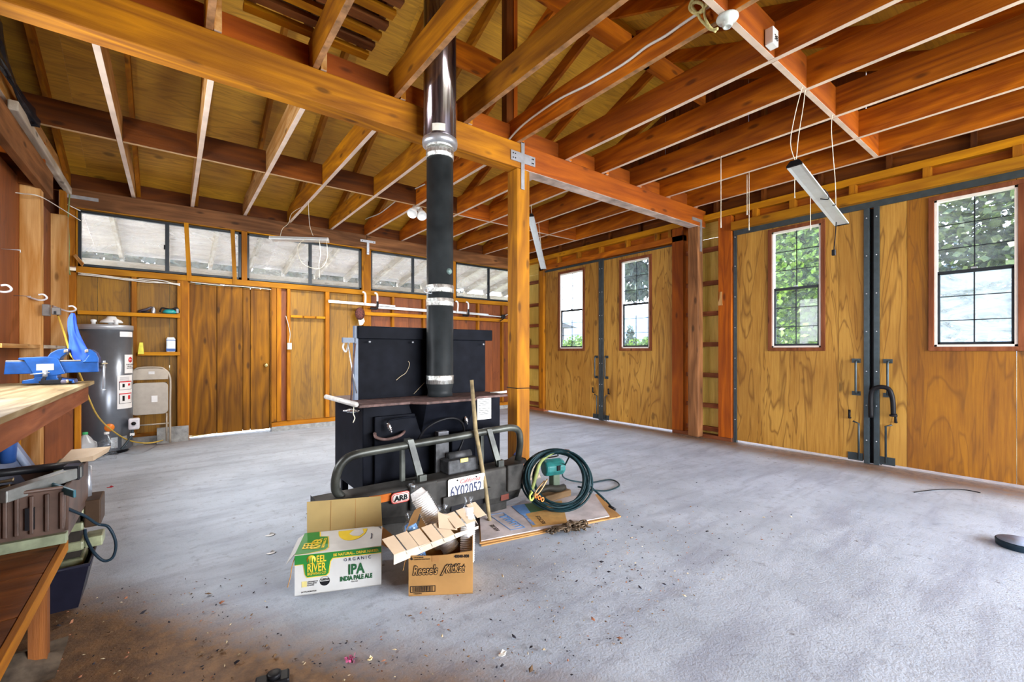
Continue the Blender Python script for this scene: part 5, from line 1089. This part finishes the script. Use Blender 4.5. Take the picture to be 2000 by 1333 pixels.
def jug(label, x, y, mat, capm, s=1.0):
    t = thing('water_jug', label, 'jug', (x, y, 0), .4); T_ = Matrix.Scale(s, 4)
    v = []; prof = [(.055, 0), (.075, .004), (.078, .02), (.078, .15), (.074, .165), (.078, .18), (.070, .20), (.045, .245), (.024, .27), (.02, .275), (.02, .29)]
    b = B(); n = 24
    for r_, z in prof:
        for i in range(n):
            a = 2*PI*i/n; k_ = (abs(math.cos(a))**4+abs(math.sin(a))**4)**-.25 if z < .19 else 1; v.append((r_*math.cos(a)*k_, r_*math.sin(a)*k_, z))
    m = len(prof); b.add(v, [(j*n+i, j*n+(i+1) % n, (j+1)*n+(i+1) % n, (j+1)*n+i) for j in range(m-1) for i in range(n)]+[list(range(n))[::-1]], T_, True); b.build('bottle', mat, t, local=True)
    B().tube([(.06, 0, .20), (.085, 0, .18), (.088, 0, .14), (.075, 0, .11)], .011, 8, M=T_).build('handle', mat, t, local=True)
    B().lathe([(.022, .280), (.023, .284), (.023, .30), (.020, .303), (.001, .303)], 18, T_).build('cap', capm, t, local=True)
MILK = NT('milky_plastic'); _b = MILK.bsdf((.62, .64, .66), .3, 0, Transmission_Weight=.35); CLR = film('clear_bottle_plastic')
jug('cloudy plastic water jug with a green cap on the floor by the heater', -.74, 6.60, MILK.m, plain('green_cap', (.05, .45, .15), .4), 1.04); jug('clear plastic water jug with a white cap next to the green capped one', -.565, 6.56, CLR, WHITE, 1.0)
# ============================================================ BACK WALL ITEMS
def shelf(lb, x0, x1, z, y0=7.26, y1=7.40):
    s_ = thing('wall_shelf', lb, 'shelf', ((x0+x1)/2, 7.33, z-.045)); bx('board', s_, 'trim', x0, x1, y0, y1, z-.045, z, 0.003); return s_
shelf('upper wooden shelf board between the studs behind the water heater', -.88, .09, 1.675); shelf('lower wooden shelf board carrying the blue and white canister', -.34, .09, 1.18)
gg = thing('safety_goggles', 'teal safety goggles at the right end of the upper shelf', 'goggles', (-.03, 7.32, 1.675)); TLP = plain('teal_plastic', (.02, .30, .30), .25)
B().lathe([(.001, 0), (.05, .005), (.06, .02), (.045, .05), (.001, .062)], 18, Matrix.Translation((-.02, 7.32, 1.68)) @ Matrix.Scale(1.3, 4, (1, 0, 0))).build('lens_shell', TLP, gg); B().tube(cr([(-.12, 7.31, 1.70), (-.10, 7.30, 1.75), (-.05, 7.30, 1.745), (0, 7.30, 1.74), (.06, 7.32, 1.76), (.08, 7.33, 1.70)], 4), .010, 7).build('strap', BLACK, gg); bx('grey_lens', gg, plain('smoke_grey', (.35, .38, .40), .2), .045, .075, 7.29, 7.34, 1.69, 1.75, 0.008)
ht = thing('hand_tool', 'dark hand tool with a silver can at the left end of the upper shelf', 'tool', (-.24, 7.32, 1.675)); B().tube([(-.33, 7.32, 1.69), (-.24, 7.31, 1.73), (-.20, 7.31, 1.76)], [.02, .016, .01], 8).build('grip', plain('dark_violet', (.06, .05, .07), .5), ht); B().tube([(-.30, 7.29, 1.685), (-.22, 7.29, 1.69)], .012, 8).build('shaft', BLACK, ht); B().lathe([(.022, 0), (.024, .005), (.024, .05), (.012, .075), (.010, .09), (.001, .091)], 14, Matrix.Translation((-.185, 7.31, 1.675))).build('silver_can', STEEL, ht)
cn = thing('canister', 'white canister with blue bands on the lower shelf', 'canister', (0.0, 7.31, 1.18)); B().box(-.055, .04, 7.27, 7.35, 1.18, 1.36).build('body', plain('pale_blue_white', (.70, .78, .85), .3), cn, 0.014); bx('blue_band', cn, plain('deep_blue', (.02, .09, .32), .4), -.056, .041, 7.268, 7.352, 1.19, 1.225, 0.004); bx('blue_line', cn, MATS['deep_blue'], -.056, .041, 7.268, 7.352, 1.33, 1.338); bx('lid', cn, WHITE, -.045, .03, 7.28, 7.34, 1.36, 1.372, 0.004)
tag(B().prism([(-.335, 1.155), (-.275, 1.155), (-.285, 1.30), (-.318, 1.30)], 'y', 7.235, 7.243).build('yellow_tag', plain('yellow_plastic', (.72, .66, .04), .4)), 'yellow plastic tag hanging beside the water heater', 'tag')
ls = thing('light_switch', 'pale metal light switch box on a stud right of the plank door', 'switch', (1.405, 7.31, 1.26)); bx('box', ls, plain('pale_green_grey', (.50, .54, .46), .4), 1.375, 1.435, 7.29, 7.33, 1.215, 1.315, 0.004); bx('toggle', ls, WHITE, 1.40, 1.41, 7.275, 7.29, 1.255, 1.28); B().tube(cr([(1.40, 7.31, 1.31), (1.415, 7.31, 1.45), (1.39, 7.32, 1.6), (1.36, 7.325, 1.72)], 5), .004, 6).build('cable', WIRE, ls)
pr = thing('peg_rail', 'short notched wooden rail between two studs beside the switch', 'rail', (1.66, 7.34, 1.70))
for a, b_ in ((1.43, 1.59), (1.615, 1.77), (1.795, 1.925)): bx('rail_piece', pr, 'trim', a, b_, 7.33, 7.36, 1.70, 1.735, 0.003)
bx('rail_back', pr, 'stud', 1.43, 1.925, 7.36, 7.375, 1.705, 1.73)
lr = tag(bx('ledge_rail', None, 'trim', 2.53, 5.80, 7.28, 7.33, 1.785, 1.845, 0.004), 'long wooden ledge nailed across the studs behind the stove', 'ledge')
for i, (x0, x1, z0, z1, w_, lb) in enumerate(((1.95, 3.05, 1.975, 1.955, .045, 'longest silver straight bar starting left of the hat'), (2.75, 4.1, 1.93, 1.915, .05, 'bluish level bar in the middle of the row, behind the flue pipe'), (4.15, 5.0, 1.93, 1.905, .045, 'silver bar right of the flue pipe with a printed mark'), (4.98, 5.35, 1.895, 1.885, .022, 'thin silver bar ending in a black clamp head'))):
    t_ = thing('straight_bar', lb, 'bar', ((x0+x1)/2, 7.25, z0-.04), 0, 'metal bars along the back ledge'); bar('bar', (x0, 7.25, z0), (x1, 7.25, z1), .02, w_, plain('pale_aluminium', (.68, .69, .70), .3, .5, .05), t_)
for x, z, lb in ((2.52, 1.95, 'white tipped hook clamp left of the flue pipe, leftmost'), (2.72, 1.95, 'white and black hook clamp just left of the flue pipe'), (4.27, 1.92, 'white tipped hook just right of the flue pipe'), (4.50, 1.92, 'white and black hook clamp right of the flue pipe')):
    t_ = thing('hook_clamp', lb, 'clamp', (x, 7.2, z-.05), 0, 'hook clamps on the back bars'); B().tube(cr([(x, 7.22, z), (x, 7.2, z+.12), (x-.01, 7.2, z+.19), (x-.04, 7.22, z+.21)], 4), .016, 8).build('white_tip', WHITE, t_)
    if 'black' in lb: B().tube(cr([(x-.12, 7.2, z-.05), (x-.05, 7.2, z-.055), (x, 7.2, z-.04), (x, 7.2, z+.07)], 4), .019, 8).build('black_grip', BLACK, t_)
t_ = thing('clamp_head', 'black clamp head at the right end of the thin bar', 'clamp', (5.36, 7.22, 1.86)); bx('head', t_, BLACK, 5.31, 5.39, 7.2, 7.26, 1.85, 1.93, 0.01); B().tube([(5.36, 7.22, 1.85), (5.26, 7.22, 1.79)], .01, 6).build('lever', BLACK, t_); B().tube([(5.39, 7.23, 1.91), (5.55, 7.25, 1.97), (5.68, 7.26, 2.06)], .009, 6).build('rod', STEEL, t_)
cpx = thing('cap_on_nail', 'dark red patterned cap hanging on the wall above the stove shield', 'cap', (2.44, 7.25, 1.72)); cp_ = Matrix.Translation((2.44, 7.24, 1.80)) @ Matrix.Rotation(PI/2, 4, 'X') @ Matrix.Scale(1.35, 4, (0, 1, 0))
B().lathe([(.001, .075), (.05, .06), (.075, .02), (.078, 0)], 18, cp_).build('crown', plain('dark_red_cap', (.11, .03, .025), .8, 0, .8, 50), cpx); B().prism([(2.41, 1.70), (2.50, 1.735), (2.515, 1.68), (2.48, 1.62), (2.43, 1.61)], 'y', 7.22, 7.235).build('brim', plain('cream_brim', (.72, .66, .52), .8), cpx)
for i, pts in enumerate((((-.88, 2.125), (-.6, 2.11), (-.35, 2.08), (-.36, 2.075)), ((-.88, 2.105), (-.55, 2.10), (-.3, 2.095), (.09, 2.07)), ((-.33, 2.11), (-.1, 2.11), (.09, 2.06)), ((-.86, 2.115), (-.62, 2.095), (-.3, 2.075), (-.05, 2.08), (.09, 2.085)))):
    tag(B().tube(cr([(x, 7.31+.004*i, z) for x, z in pts], 5), .006, 6).build('white_cable', WIRE), ('short white cable stub at the corner end of the back sill', 'upper long white cable strung under the sill over the water heater', 'white cable bent down beside the door stud, above the goggles', 'lowest sagging white cable under the sill over the water heater')[i], 'cable')
tag(B().tube(cr([(.20, 7.32, 2.12), (.5, 7.315, 2.105), (.8, 7.315, 2.11), (1.16, 7.32, 2.10)], 5), .005, 6).build('white_cable', WIRE), 'white cable running over the top of the plank door', 'cable')
# spot lamps, ceiling fittings
sp = thing('twin_spot_lamp', 'white twin spotlight fixed to a joist left of the post', 'lamp', (2.62, 5.47, 3.05))
B().lathe([(.05, 0), (.055, .01), (.05, .03), (.001, .032)], 20, Matrix.Translation((2.62, 5.47, 3.09))).build('mounting_plate', WHITE, sp)
for p, q in (((2.56, 5.44, 3.10), (2.48, 5.36, 2.97)), ((2.64, 5.44, 3.09), (2.62, 5.32, 2.94))):
    p, q = Vector(p), Vector(q); M = Matrix.Translation(p) @ (q-p).to_track_quat('Z', 'Y').to_matrix().to_4x4(); hd_ = B().lathe([(.001, -.02), (.03, -.01), (.033, .04), (.06, .10), (.066, .15), (.06, .152), (.05, .12), (.001, .11)], 22, M).build('lamp_head', WHITE, sp)
    lamp('spot_lamp_fill', 'SPOT', q+(q-p).normalized()*.03, 50, (1.0, .96, .90), target=(q.x+(q.x-p.x)*1.5, q.y+.2, 0), spot_size=2.7, spot_blend=.8, shadow_soft_size=.05)  # fill light added for the far floor; the fixture itself is unlit
lh_ = thing('porcelain_lamp_holder', 'round white porcelain lamp holder on the underside of a joist, upper right', 'lamp holder', (2.56, 1.22, 3.06)); TL = Matrix.Translation((2.545, 1.26, 3.13)) @ Matrix.Rotation(PI, 4, 'X')
B().lathe([(.058, 0), (.060, .012), (.052, .022), (.030, .026), (.028, .05), (.022, .06), (.018, .055), (.001, .05)], 28, TL).build('holder', plain('porcelain', (.72, .77, .74), .2), lh_)
rp_ = thing('yellow_rope', 'knotted yellow rope hanging over a joist beside the lamp holder', 'rope', onX(1370, 25, 2.50)); RPM = plain('pale_yellow_rope', (.72, .66, .28), .85, 0, .2, 60)
def RX(u, v, x=2.495): return onX(u, v, x)
B().tube(cr([RX(1392, -10), RX(1380, 12), RX(1368, 22), RX(1366, 34), RX(1378, 48), RX(1390, 58), RX(1402, 56)], 5), .008, 8).build('strand', RPM, rp_); B().tube(cr([RX(1362, -12, 2.48), RX(1350, 5, 2.49), RX(1348, 18), RX(1360, 26), RX(1374, 20), RX(1372, 8), RX(1358, 4), RX(1352, 14), RX(1364, 30)], 5), .010, 8).build('knot', RPM, rp_)
B().tube(cr([RX(1380, 4, 2.50), RX(1376, 30, 2.49), RX(1386, 52, 2.49), RX(1398, 62, 2.5)], 4), .007, 8).build('strand', RPM, rp_)
jb_ = thing('white_junction_box', 'small white box with a printed number beside the ceiling blocking', 'box', (3.0, 1.22, 3.14)); jbm = bx('box', jb_, WHITE, 2.985, 3.065, 1.19, 1.24, 3.135, 3.24, 0.004); text('38', .05, BLACK, jb_, (0.0, -.032, .02), (1, 0, 0), (0, 0, 1))
tag(B().tube(cr([onX(990, 278, 2.50), onX(1008, 257, 2.512), onX(1035, 233, 2.512), onX(1090, 195, 2.512), onX(1150, 165, 2.512), onX(1218, 125, 2.512), onX(1262, 92, 2.512), onX(1300, 70, 2.512), onX(1340, 42, 2.512), onX(1400, 3, 2.512)], 5), .009, 8).build('white_joist_cable', WIRE), 'thick white cable stapled along the side of the joist over the post', 'cable')
tag(B().tube(cr([onX(702, 458, 2.545), onX(703, 440, 2.545), onX(715, 428, 2.55), onX(740, 418, 2.555), onX(762, 402, 2.555), onX(790, 380, 2.555), onX(830, 360, 2.555)], 5), .008, 8).build('white_joist_cable', WIRE), 'white cable draped over a joist left of the flue pipe', 'cable')
# pallet in the attic
pa = thing('wood_pallet', 'weathered slatted wooden pallet lying up on the joists', 'pallet', (.78, 2.95, 3.37))
for x in (.38, .72, 1.08): bx('runner', pa, 'old', x, x+.045, 2.45, 3.28, 3.40, 3.50)
for i in range(7): bx('slat', pa, 'tableold' if i % 2 else 'trim', .36, 1.15, 2.46+.125*i, 2.53+.125*i, 3.37, 3.40); 
for i in range(6): bx('slat', pa, 'old', .36, 1.15, 2.46+.14*i, 2.56+.14*i, 3.50, 3.52)
# hanging lights
def shop_light(lb, p, q, w_=.10, end=BLACK, strings=(), cord=None):
    p, q = Vector(p), Vector(q); t = thing('hanging_shop_light', lb, 'light', (p+q)/2, 0, 'hanging shop lights'); d = (q-p).normalized(); s = d.cross(Vector((0, 0, 1))).normalized(); u_ = s.cross(d).normalized()
    if u_.z < 0: u_ = -u_
    prof = [(-w_/2, 0), (-w_/2, .012), (-w_*.28, .045), (w_*.28, .045), (w_/2, .012), (w_/2, 0), (w_*.3, .004), (-w_*.3, .004)]
    v = [p+s*a+u_*c for a, c in prof]+[q+s*a+u_*c for a, c in prof]; n = len(prof)
    B().add(v, [list(range(n))[::-1], list(range(n, 2*n))]+[(i, (i+1) % n, n+(i+1) % n, n+i) for i in range(n)]).build('housing', plain('brushed_housing', (.66, .71, .72), .35, .3, .05), t)
    for e, dd in ((p, -1), (q, 1)):
        v = [e+s*a*1.03+u_*(c*1.05-.001) for a, c in prof[:6]]+[e+d*dd*.012+s*a*1.0+u_*c for a, c in prof[:6]]; B().add(v, [tuple(range(6)), tuple(range(6, 12))]+[(i, (i+1) % 6, 6+(i+1) % 6, 6+i) for i in range(6)]).build('end_cap', end, t)
    for st_ in strings: B().tube(cr(st_, 4), .0028, 5).build('string', STRING, t)
    if cord:
        for c_ in cord: B().tube(cr(c_, 4), .004, 6).build('cord', BLACK, t)
    return t, d, s, u_
A0, A1 = Vector((3.68, 1.32, 2.575)), Vector((4.75, 1.326, 2.325))
tA, dA, sA, uA = shop_light('slanting grey shop light hanging in front of the near left door', A0, A1, .105, BLACK,
    [[A0+Vector((.02, 0, .04)), (3.66, 1.34, 2.75), (3.64, 1.30, 2.95), (3.66, 1.26, 3.14)], [A0+Vector((.03, 0, .04)), (3.70, 1.30, 2.8), (3.70, 1.27, 3.0), (3.72, 1.262, 3.13), (3.75, 1.24, 3.25)], [A1+Vector((-.15, 0, .04)), (4.5, 1.3, 2.6), (4.38, 1.28, 2.8), (4.3, 1.27, 3.0), (4.28, 1.26, 3.13)]],
    [[A0.lerp(A1, .42)+uA_*.05 for uA_ in (Vector((0, 0, 1)),)]+[A0.lerp(A1, .44)+Vector((0, -.055, .02)), A0.lerp(A1, .52)+Vector((0, -.055, -.01)), A0.lerp(A1, .5)+Vector((0, 0, -.005))],
     [A0.lerp(A1, .58)+Vector((0, .05, .03)), A0.lerp(A1, .62)+Vector((0, 0, .05)), A0.lerp(A1, .66)+Vector((0, -.056, .01)), A0.lerp(A1, .62)+Vector((0, -.05, -.015))],
     [A1+Vector((-.14, 0, 0)), A1+Vector((-.16, 0, -.10)), A1+Vector((-.20, 0, -.25))]])
bx('plug', tA, BLACK, A1.x-.215, A1.x-.185, 1.315, 1.34, A1.z-.30, A1.z-.25, 0.003)
B0, B1 = Vector((3.76, 4.47, 2.97)), Vector((4.54, 5.09, 2.455))
shop_light('white shop light hanging steeply just right of the timber post', B0, B1, .085, BLACK, [[B0+Vector((.02, 0, .04)), (3.78, 4.48, 3.06), (3.78, 4.48, 3.14)], [B1+Vector((-.1, -.08, .08)), (4.36, 4.95, 2.8), (4.36, 4.98, 3.0), (4.36, 5.0, 3.13)]], [[B1+Vector((.01, 0, .01)), B1+Vector((.03, .02, -.06)), B1+Vector((.035, .025, -.10))]])
C0, C1 = Vector((1.0, 6.30, 2.60)), Vector((1.62, 6.05, 2.625))
shop_light('short white shop light hanging in front of the back windows', C0, C1, .13, WHITE, [[C0+Vector((.10, 0, .04)), (1.12, 6.25, 2.75), (1.20, 6.3, 2.85), (1.25, 6.35, 3.0), (1.39, 6.4, 3.13)], [C1+Vector((-.18, 0, .05)), (1.42, 6.12, 2.8), (1.40, 6.1, 2.95), (1.395, 6.1, 3.13)],
    [C1+Vector((-.12, -.05, .02)), (1.52, 6.0, 2.45), (1.50, 6.0, 2.30), (1.51, 6.0, 2.12)], [C1+Vector((-.03, -.05, .02)), (1.60, 6.0, 2.4), (1.50, 6.0, 2.25), (1.30, 6.0, 2.30), (1.25, 6.0, 2.5), (1.35, 6.02, 2.62)]])
lamp('shop_light_fill', 'AREA', (C0+C1)/2-Vector((0, 0, .004)), 28, (1, .98, .93), target=(C0+C1)/2-Vector((0, 0, 1)), shape='RECTANGLE', size=.07, size_y=.07)  # added fill under an unlit shop light, brightens the back of the room
for i, (u, v0, v1, x, lb) in enumerate(((1408, 370, 445, 4.32, 'pale string tied below a joist left of the near doors'), (1459, 380, 420, 5.0, 'shorter of two pale pull strings near the wall header'), (1463, 378, 450, 4.95, 'longer of two pale pull strings near the wall header'), (1552, 345, 387, 4.3, 'thick pull string hanging behind the slanting shop light'), (1583, 335, 450, 4.9, 'long thin string crossing in front of the narrow door window'))):
    top_ = onX(u, v0, x); bot = Vector((top_.x, top_.y, onX(u, v1, x).z)); top_.z = max(top_.z, JZ if i in (0, 1, 2) else top_.z)
    tag(B().tube(cr([top_, top_.lerp(bot, .5)+Vector((.004, .002, 0)), bot], 3), [.003]*6+[.006], 6).build('pull_string', STRING), lb, 'string')
# paint paddle on the wall stud
tag(B().prism([(2.93, 1.80), (2.99, 1.80), (2.965, 1.90), (2.96, 1.98), (2.935, 1.98), (2.935, 1.90)], 'x', 5.775, 5.786).build('wooden_paddle', wood('pale', 'z')), 'small pale wooden paddle hanging on the stud left of the near doors', 'paddle')
# boxes behind the post in the far corner
cbx = thing('corner_box', 'brown metal box on the wall just right of the post', 'box', (5.80, 7.05, 1.30)); bx('box', cbx, plain('brown_metal', (.20, .11, .06), .5), 5.76, 5.86, 6.99, 7.10, 1.28, 1.45, 0.004); B().tube(cr([(5.80, 7.02, 1.28), (5.78, 7.0, 1.1), (5.79, 7.03, .95)], 4), .008, 6).build('cord', BLACK, cbx)
# black tarp, fishing of wires at upper left
tv = []; rr = random.Random(31)
for j in range(9):
    for i in range(12):
        a = 2*PI*i/12; r_ = (.05+.035*math.sin(j*.8))*(1+rr.uniform(-.35, .35)); c = Vector((-.97+.02*j*.2, 3.6+.36*j*.62, 3.42-.035*j)); tv.append(c+Vector((r_*math.cos(a), 0, r_*1.7*math.sin(a))))
tag(B().add(tv, [(j*12+i, j*12+(i+1) % 12, (j+1)*12+(i+1) % 12, (j+1)*12+i) for j in range(8) for i in range(12)]+[tuple(range(12)), tuple(range(96, 108))]).build('black_tarp', plain('black_sheeting', (.02, .022, .03), .25, 0, .4)), 'crumpled black plastic sheeting tucked over the upper left beam', 'tarp')
tag(B().tube(cr([onY(-5, 370, 5.6), onY(40, 378, 5.6), onY(78, 384, 5.6), onY(120, 408, 6.5), onY(157, 431, 7.28)], 5), .005, 6).build('white_wire', WIRE), 'white wire stretched from the left beam down to the window corner', 'wire')
tag(B().tube(cr([onY(132, 400, 7.2), onY(157, 412, 7.28)], 3), .005, 6).build('white_wire', WIRE), 'short white wire at the top left window corner', 'wire')
tag(B().tube(cr([onY(136, 380, 7.1), onY(133, 430, 7.1), onY(135, 480, 7.1), onY(134, 520, 7.1), onY(137, 537, 7.1)], 4), .007, 6).build('green_wire', plain('moss_green_wire', (.22, .26, .10), .7)), 'mossy green wire hanging down beside the left end window', 'wire')
tag(B().hexa([onY(143, 500, 7.2)+Vector((0, 0, 0)), onY(147, 497, 7.2), onY(163, 515, 7.1), onY(160, 521, 7.1)], [v_+Vector((0, .06, .012)) for v_ in (onY(143, 500, 7.2), onY(147, 497, 7.2), onY(163, 515, 7.1), onY(160, 521, 7.1))]).build('wood_offcut', wood('pale', 'x')), 'small wood offcut resting on the sill at the left window corner', 'offcut')
# hockey puck shape at right edge, debris on floor
wp = thing('round_weight', 'round dark lid with a blue grey top lying at the right edge of the floor', 'lid', (4.08, .26, 0)); B().lathe([(.10, 0), (.105, .004), (.108, .035), (.104, .04)], 40, Matrix.Translation((4.085, .235, 0))).build('rim', plain('blue_black_rubber', (.015, .03, .045), .5), wp); B().lathe([(.001, .0405), (.100, .0405), (.102, .0415), (.001, .042)], 40, Matrix.Translation((4.085, .235, 0))).build('top_disc', plain('blue_grey_disc', (.32, .38, .50), .5), wp)
bm2 = thing('black_bracket', 'black plastic bracket on the floor at the bottom edge', 'bracket', onZ(535, 1335, 0)); o_ = onZ(535, 1335, 0); B().box(o_.x-.06, o_.x+.05, o_.y-.03, o_.y+.03, 0, .022, Matrix.Translation(o_) @ Matrix.Rotation(-.2, 4, 'Z') @ Matrix.Translation(-o_)).build('body', BLACK, bm2, 0.006); B().lathe([(.012, .02), (.022, .022), (.024, .036), (.016, .038)], 14, Matrix.Translation((o_.x, o_.y, 0))).build('boss', BLACK, bm2)
DM = [plain('debris_brown', (.16, .09, .04), .9, 0, .4), plain('debris_dark', (.03, .028, .035), .8), plain('debris_tan', (.45, .36, .22), .9, 0, .2), plain('debris_rust', (.30, .12, .06), .9, 0, .3)]
rr = random.Random(77); groups = [B() for _ in DM]
for _ in range(1600):
    z = rr.random()
    if z < .6: u, v = rr.uniform(560, 1600), rr.uniform(1000, 1333)
    elif z < .8: u, v = rr.uniform(80, 700), rr.uniform(1130, 1333)
    else: u, v = rr.gauss(1180, 110), rr.gauss(1060, 60)
    if v < 905 or v > 1335: continue
    p = onZ(u, v, 0)
    if p.y < 1.15 or p.x > 5.5 or (1.4 < p.x < 2.7 and 2.1 < p.y < 2.9) or (.4 < p.x < 1.45 and 1.9 < p.y < 2.75) : continue
    s = rr.uniform(.0022, .0072)*(2.0 if rr.random() < .10 else 1); a = rr.uniform(0, 6.28); d = Vector((math.cos(a), math.sin(a), rr.uniform(-.2, .3)))*s; e = Vector((-math.sin(a), math.cos(a), rr.uniform(0, .5)))*s*rr.uniform(.3, .8); c = p+Vector((0, 0, s*.5+.001))
    groups[rr.choice((0, 0, 1, 1, 2, 3))].add([c-d, c+e, c+d*1.2+Vector((0, 0, s*.4)), c-e, c+Vector((0, 0, s*.6))], [(0, 1, 4), (1, 2, 4), (2, 3, 4), (3, 0, 4), (0, 3, 2, 1)])
for b_, m_, nm in zip(groups, DM, ('brown leaf crumbs', 'dark gravel grit', 'tan wood chips', 'rusty leaf bits')):
    tag(b_.build('floor_debris', m_, at=(0, 0, 0)), nm+' scattered over the concrete floor', 'debris', kind='stuff')
for (u, v, s, m_, lb, nm, cat) in ((528, 1047, .028, 'white', 'small white paper scrap on the floor left of the ale carton, farther one', 'paper_scrap', 'paper'), (530, 1082, .024, 'white', 'small white paper scrap left of the ale carton, nearer one', 'paper_scrap', 'paper'), (215, 953, .022, 'red', 'small red scrap on the floor near the left bench', 'red_scrap', 'scrap'), (982, 1280, .018, 'shell', 'pale oval shell piece on the floor below the candy carton', 'shell_piece', 'shell'), (723, 1290, .010, 'cream', 'cream round petal beside the pink blossom', 'petal', 'petal'), (387, 951, .006, 'x', '', '', '')):
    if m_ == 'x': continue
    p = onZ(u, v, 0); mm = {'white': WHITE, 'red': plain('scrap_red', (.45, .02, .03), .6), 'shell': plain('shell_white', (.75, .73, .66), .4), 'cream': plain('petal_cream', (.80, .68, .38), .6)}[m_]
    pts = [(p.x+s*(1+.3*math.sin(3*a))*math.cos(a), p.y+s*.6*(1+.2*math.cos(2*a))*math.sin(a)) for a in [i*2*PI/10 for i in range(10)]]
    b_ = B().prism(pts, 'z', .001, .004); b_.v[0].z += .008; b_.v[12].z += .012; tag(b_.build(nm, mm), lb, cat)
pk_ = B(); p = onZ(686, 1292, 0); rr = random.Random(4)
for i in range(26):
    a = rr.uniform(0, 6.28); r_ = rr.uniform(0, .022); c = p+Vector((r_*math.cos(a), r_*math.sin(a), rr.uniform(.003, .016))); s = .007; n_ = Vector((rr.gauss(0, 1), rr.gauss(0, 1), rr.gauss(0, 1))).normalized(); e_ = n_.orthogonal().normalized(); g_ = n_.cross(e_); pk_.add([c-e_*s, c+g_*s, c+e_*s, c-g_*s], [(0, 1, 2, 3)])
tag(pk_.build('pink_blossom', plain('blossom_pink', (.60, .10, .25), .7, 0, .4, 60)), 'crushed pink blossom on the floor at the lower left of centre', 'blossom')
B().tube(cr([onZ(1785, 962, .004), onZ(1830, 957, .006), onZ(1880, 957, .005), onZ(1915, 963, .004)], 5), .004, 5).build('wire_scrap', BLACK); tag(bpy.data.objects['wire_scrap'], 'thin dark wire lying on the floor by the right hand door', 'wire')
gi = B(); rr = random.Random(8)
for j in range(6):
    for i in range(9): gi.v.append(Vector((5.52+.045*i*.7, 3.06+.07*j, rr.uniform(.005, .05))))
gi.f = [[j*9+i, j*9+i+1, (j+1)*9+i+1, (j+1)*9+i] for j in range(5) for i in range(8)]; gi.sm = [False]*40
tag(gi.build('crumpled_film', FILM), 'crumpled clear film at the foot of the rough post', 'film')
tag(B().lathe([(.001, 0), (.02, .002), (.03, .02), (.02, .045), (.001, .05)], 12, Matrix.Translation((2.46, 3.13, .235)) @ Matrix.Rotation(.5, 4, 'Y')).build('blue_rag', plain('blue_rag', (.02, .06, .45), .7)), 'small blue rag tucked between the post and the bumper', 'rag')
bpy.context.view_layer.update()
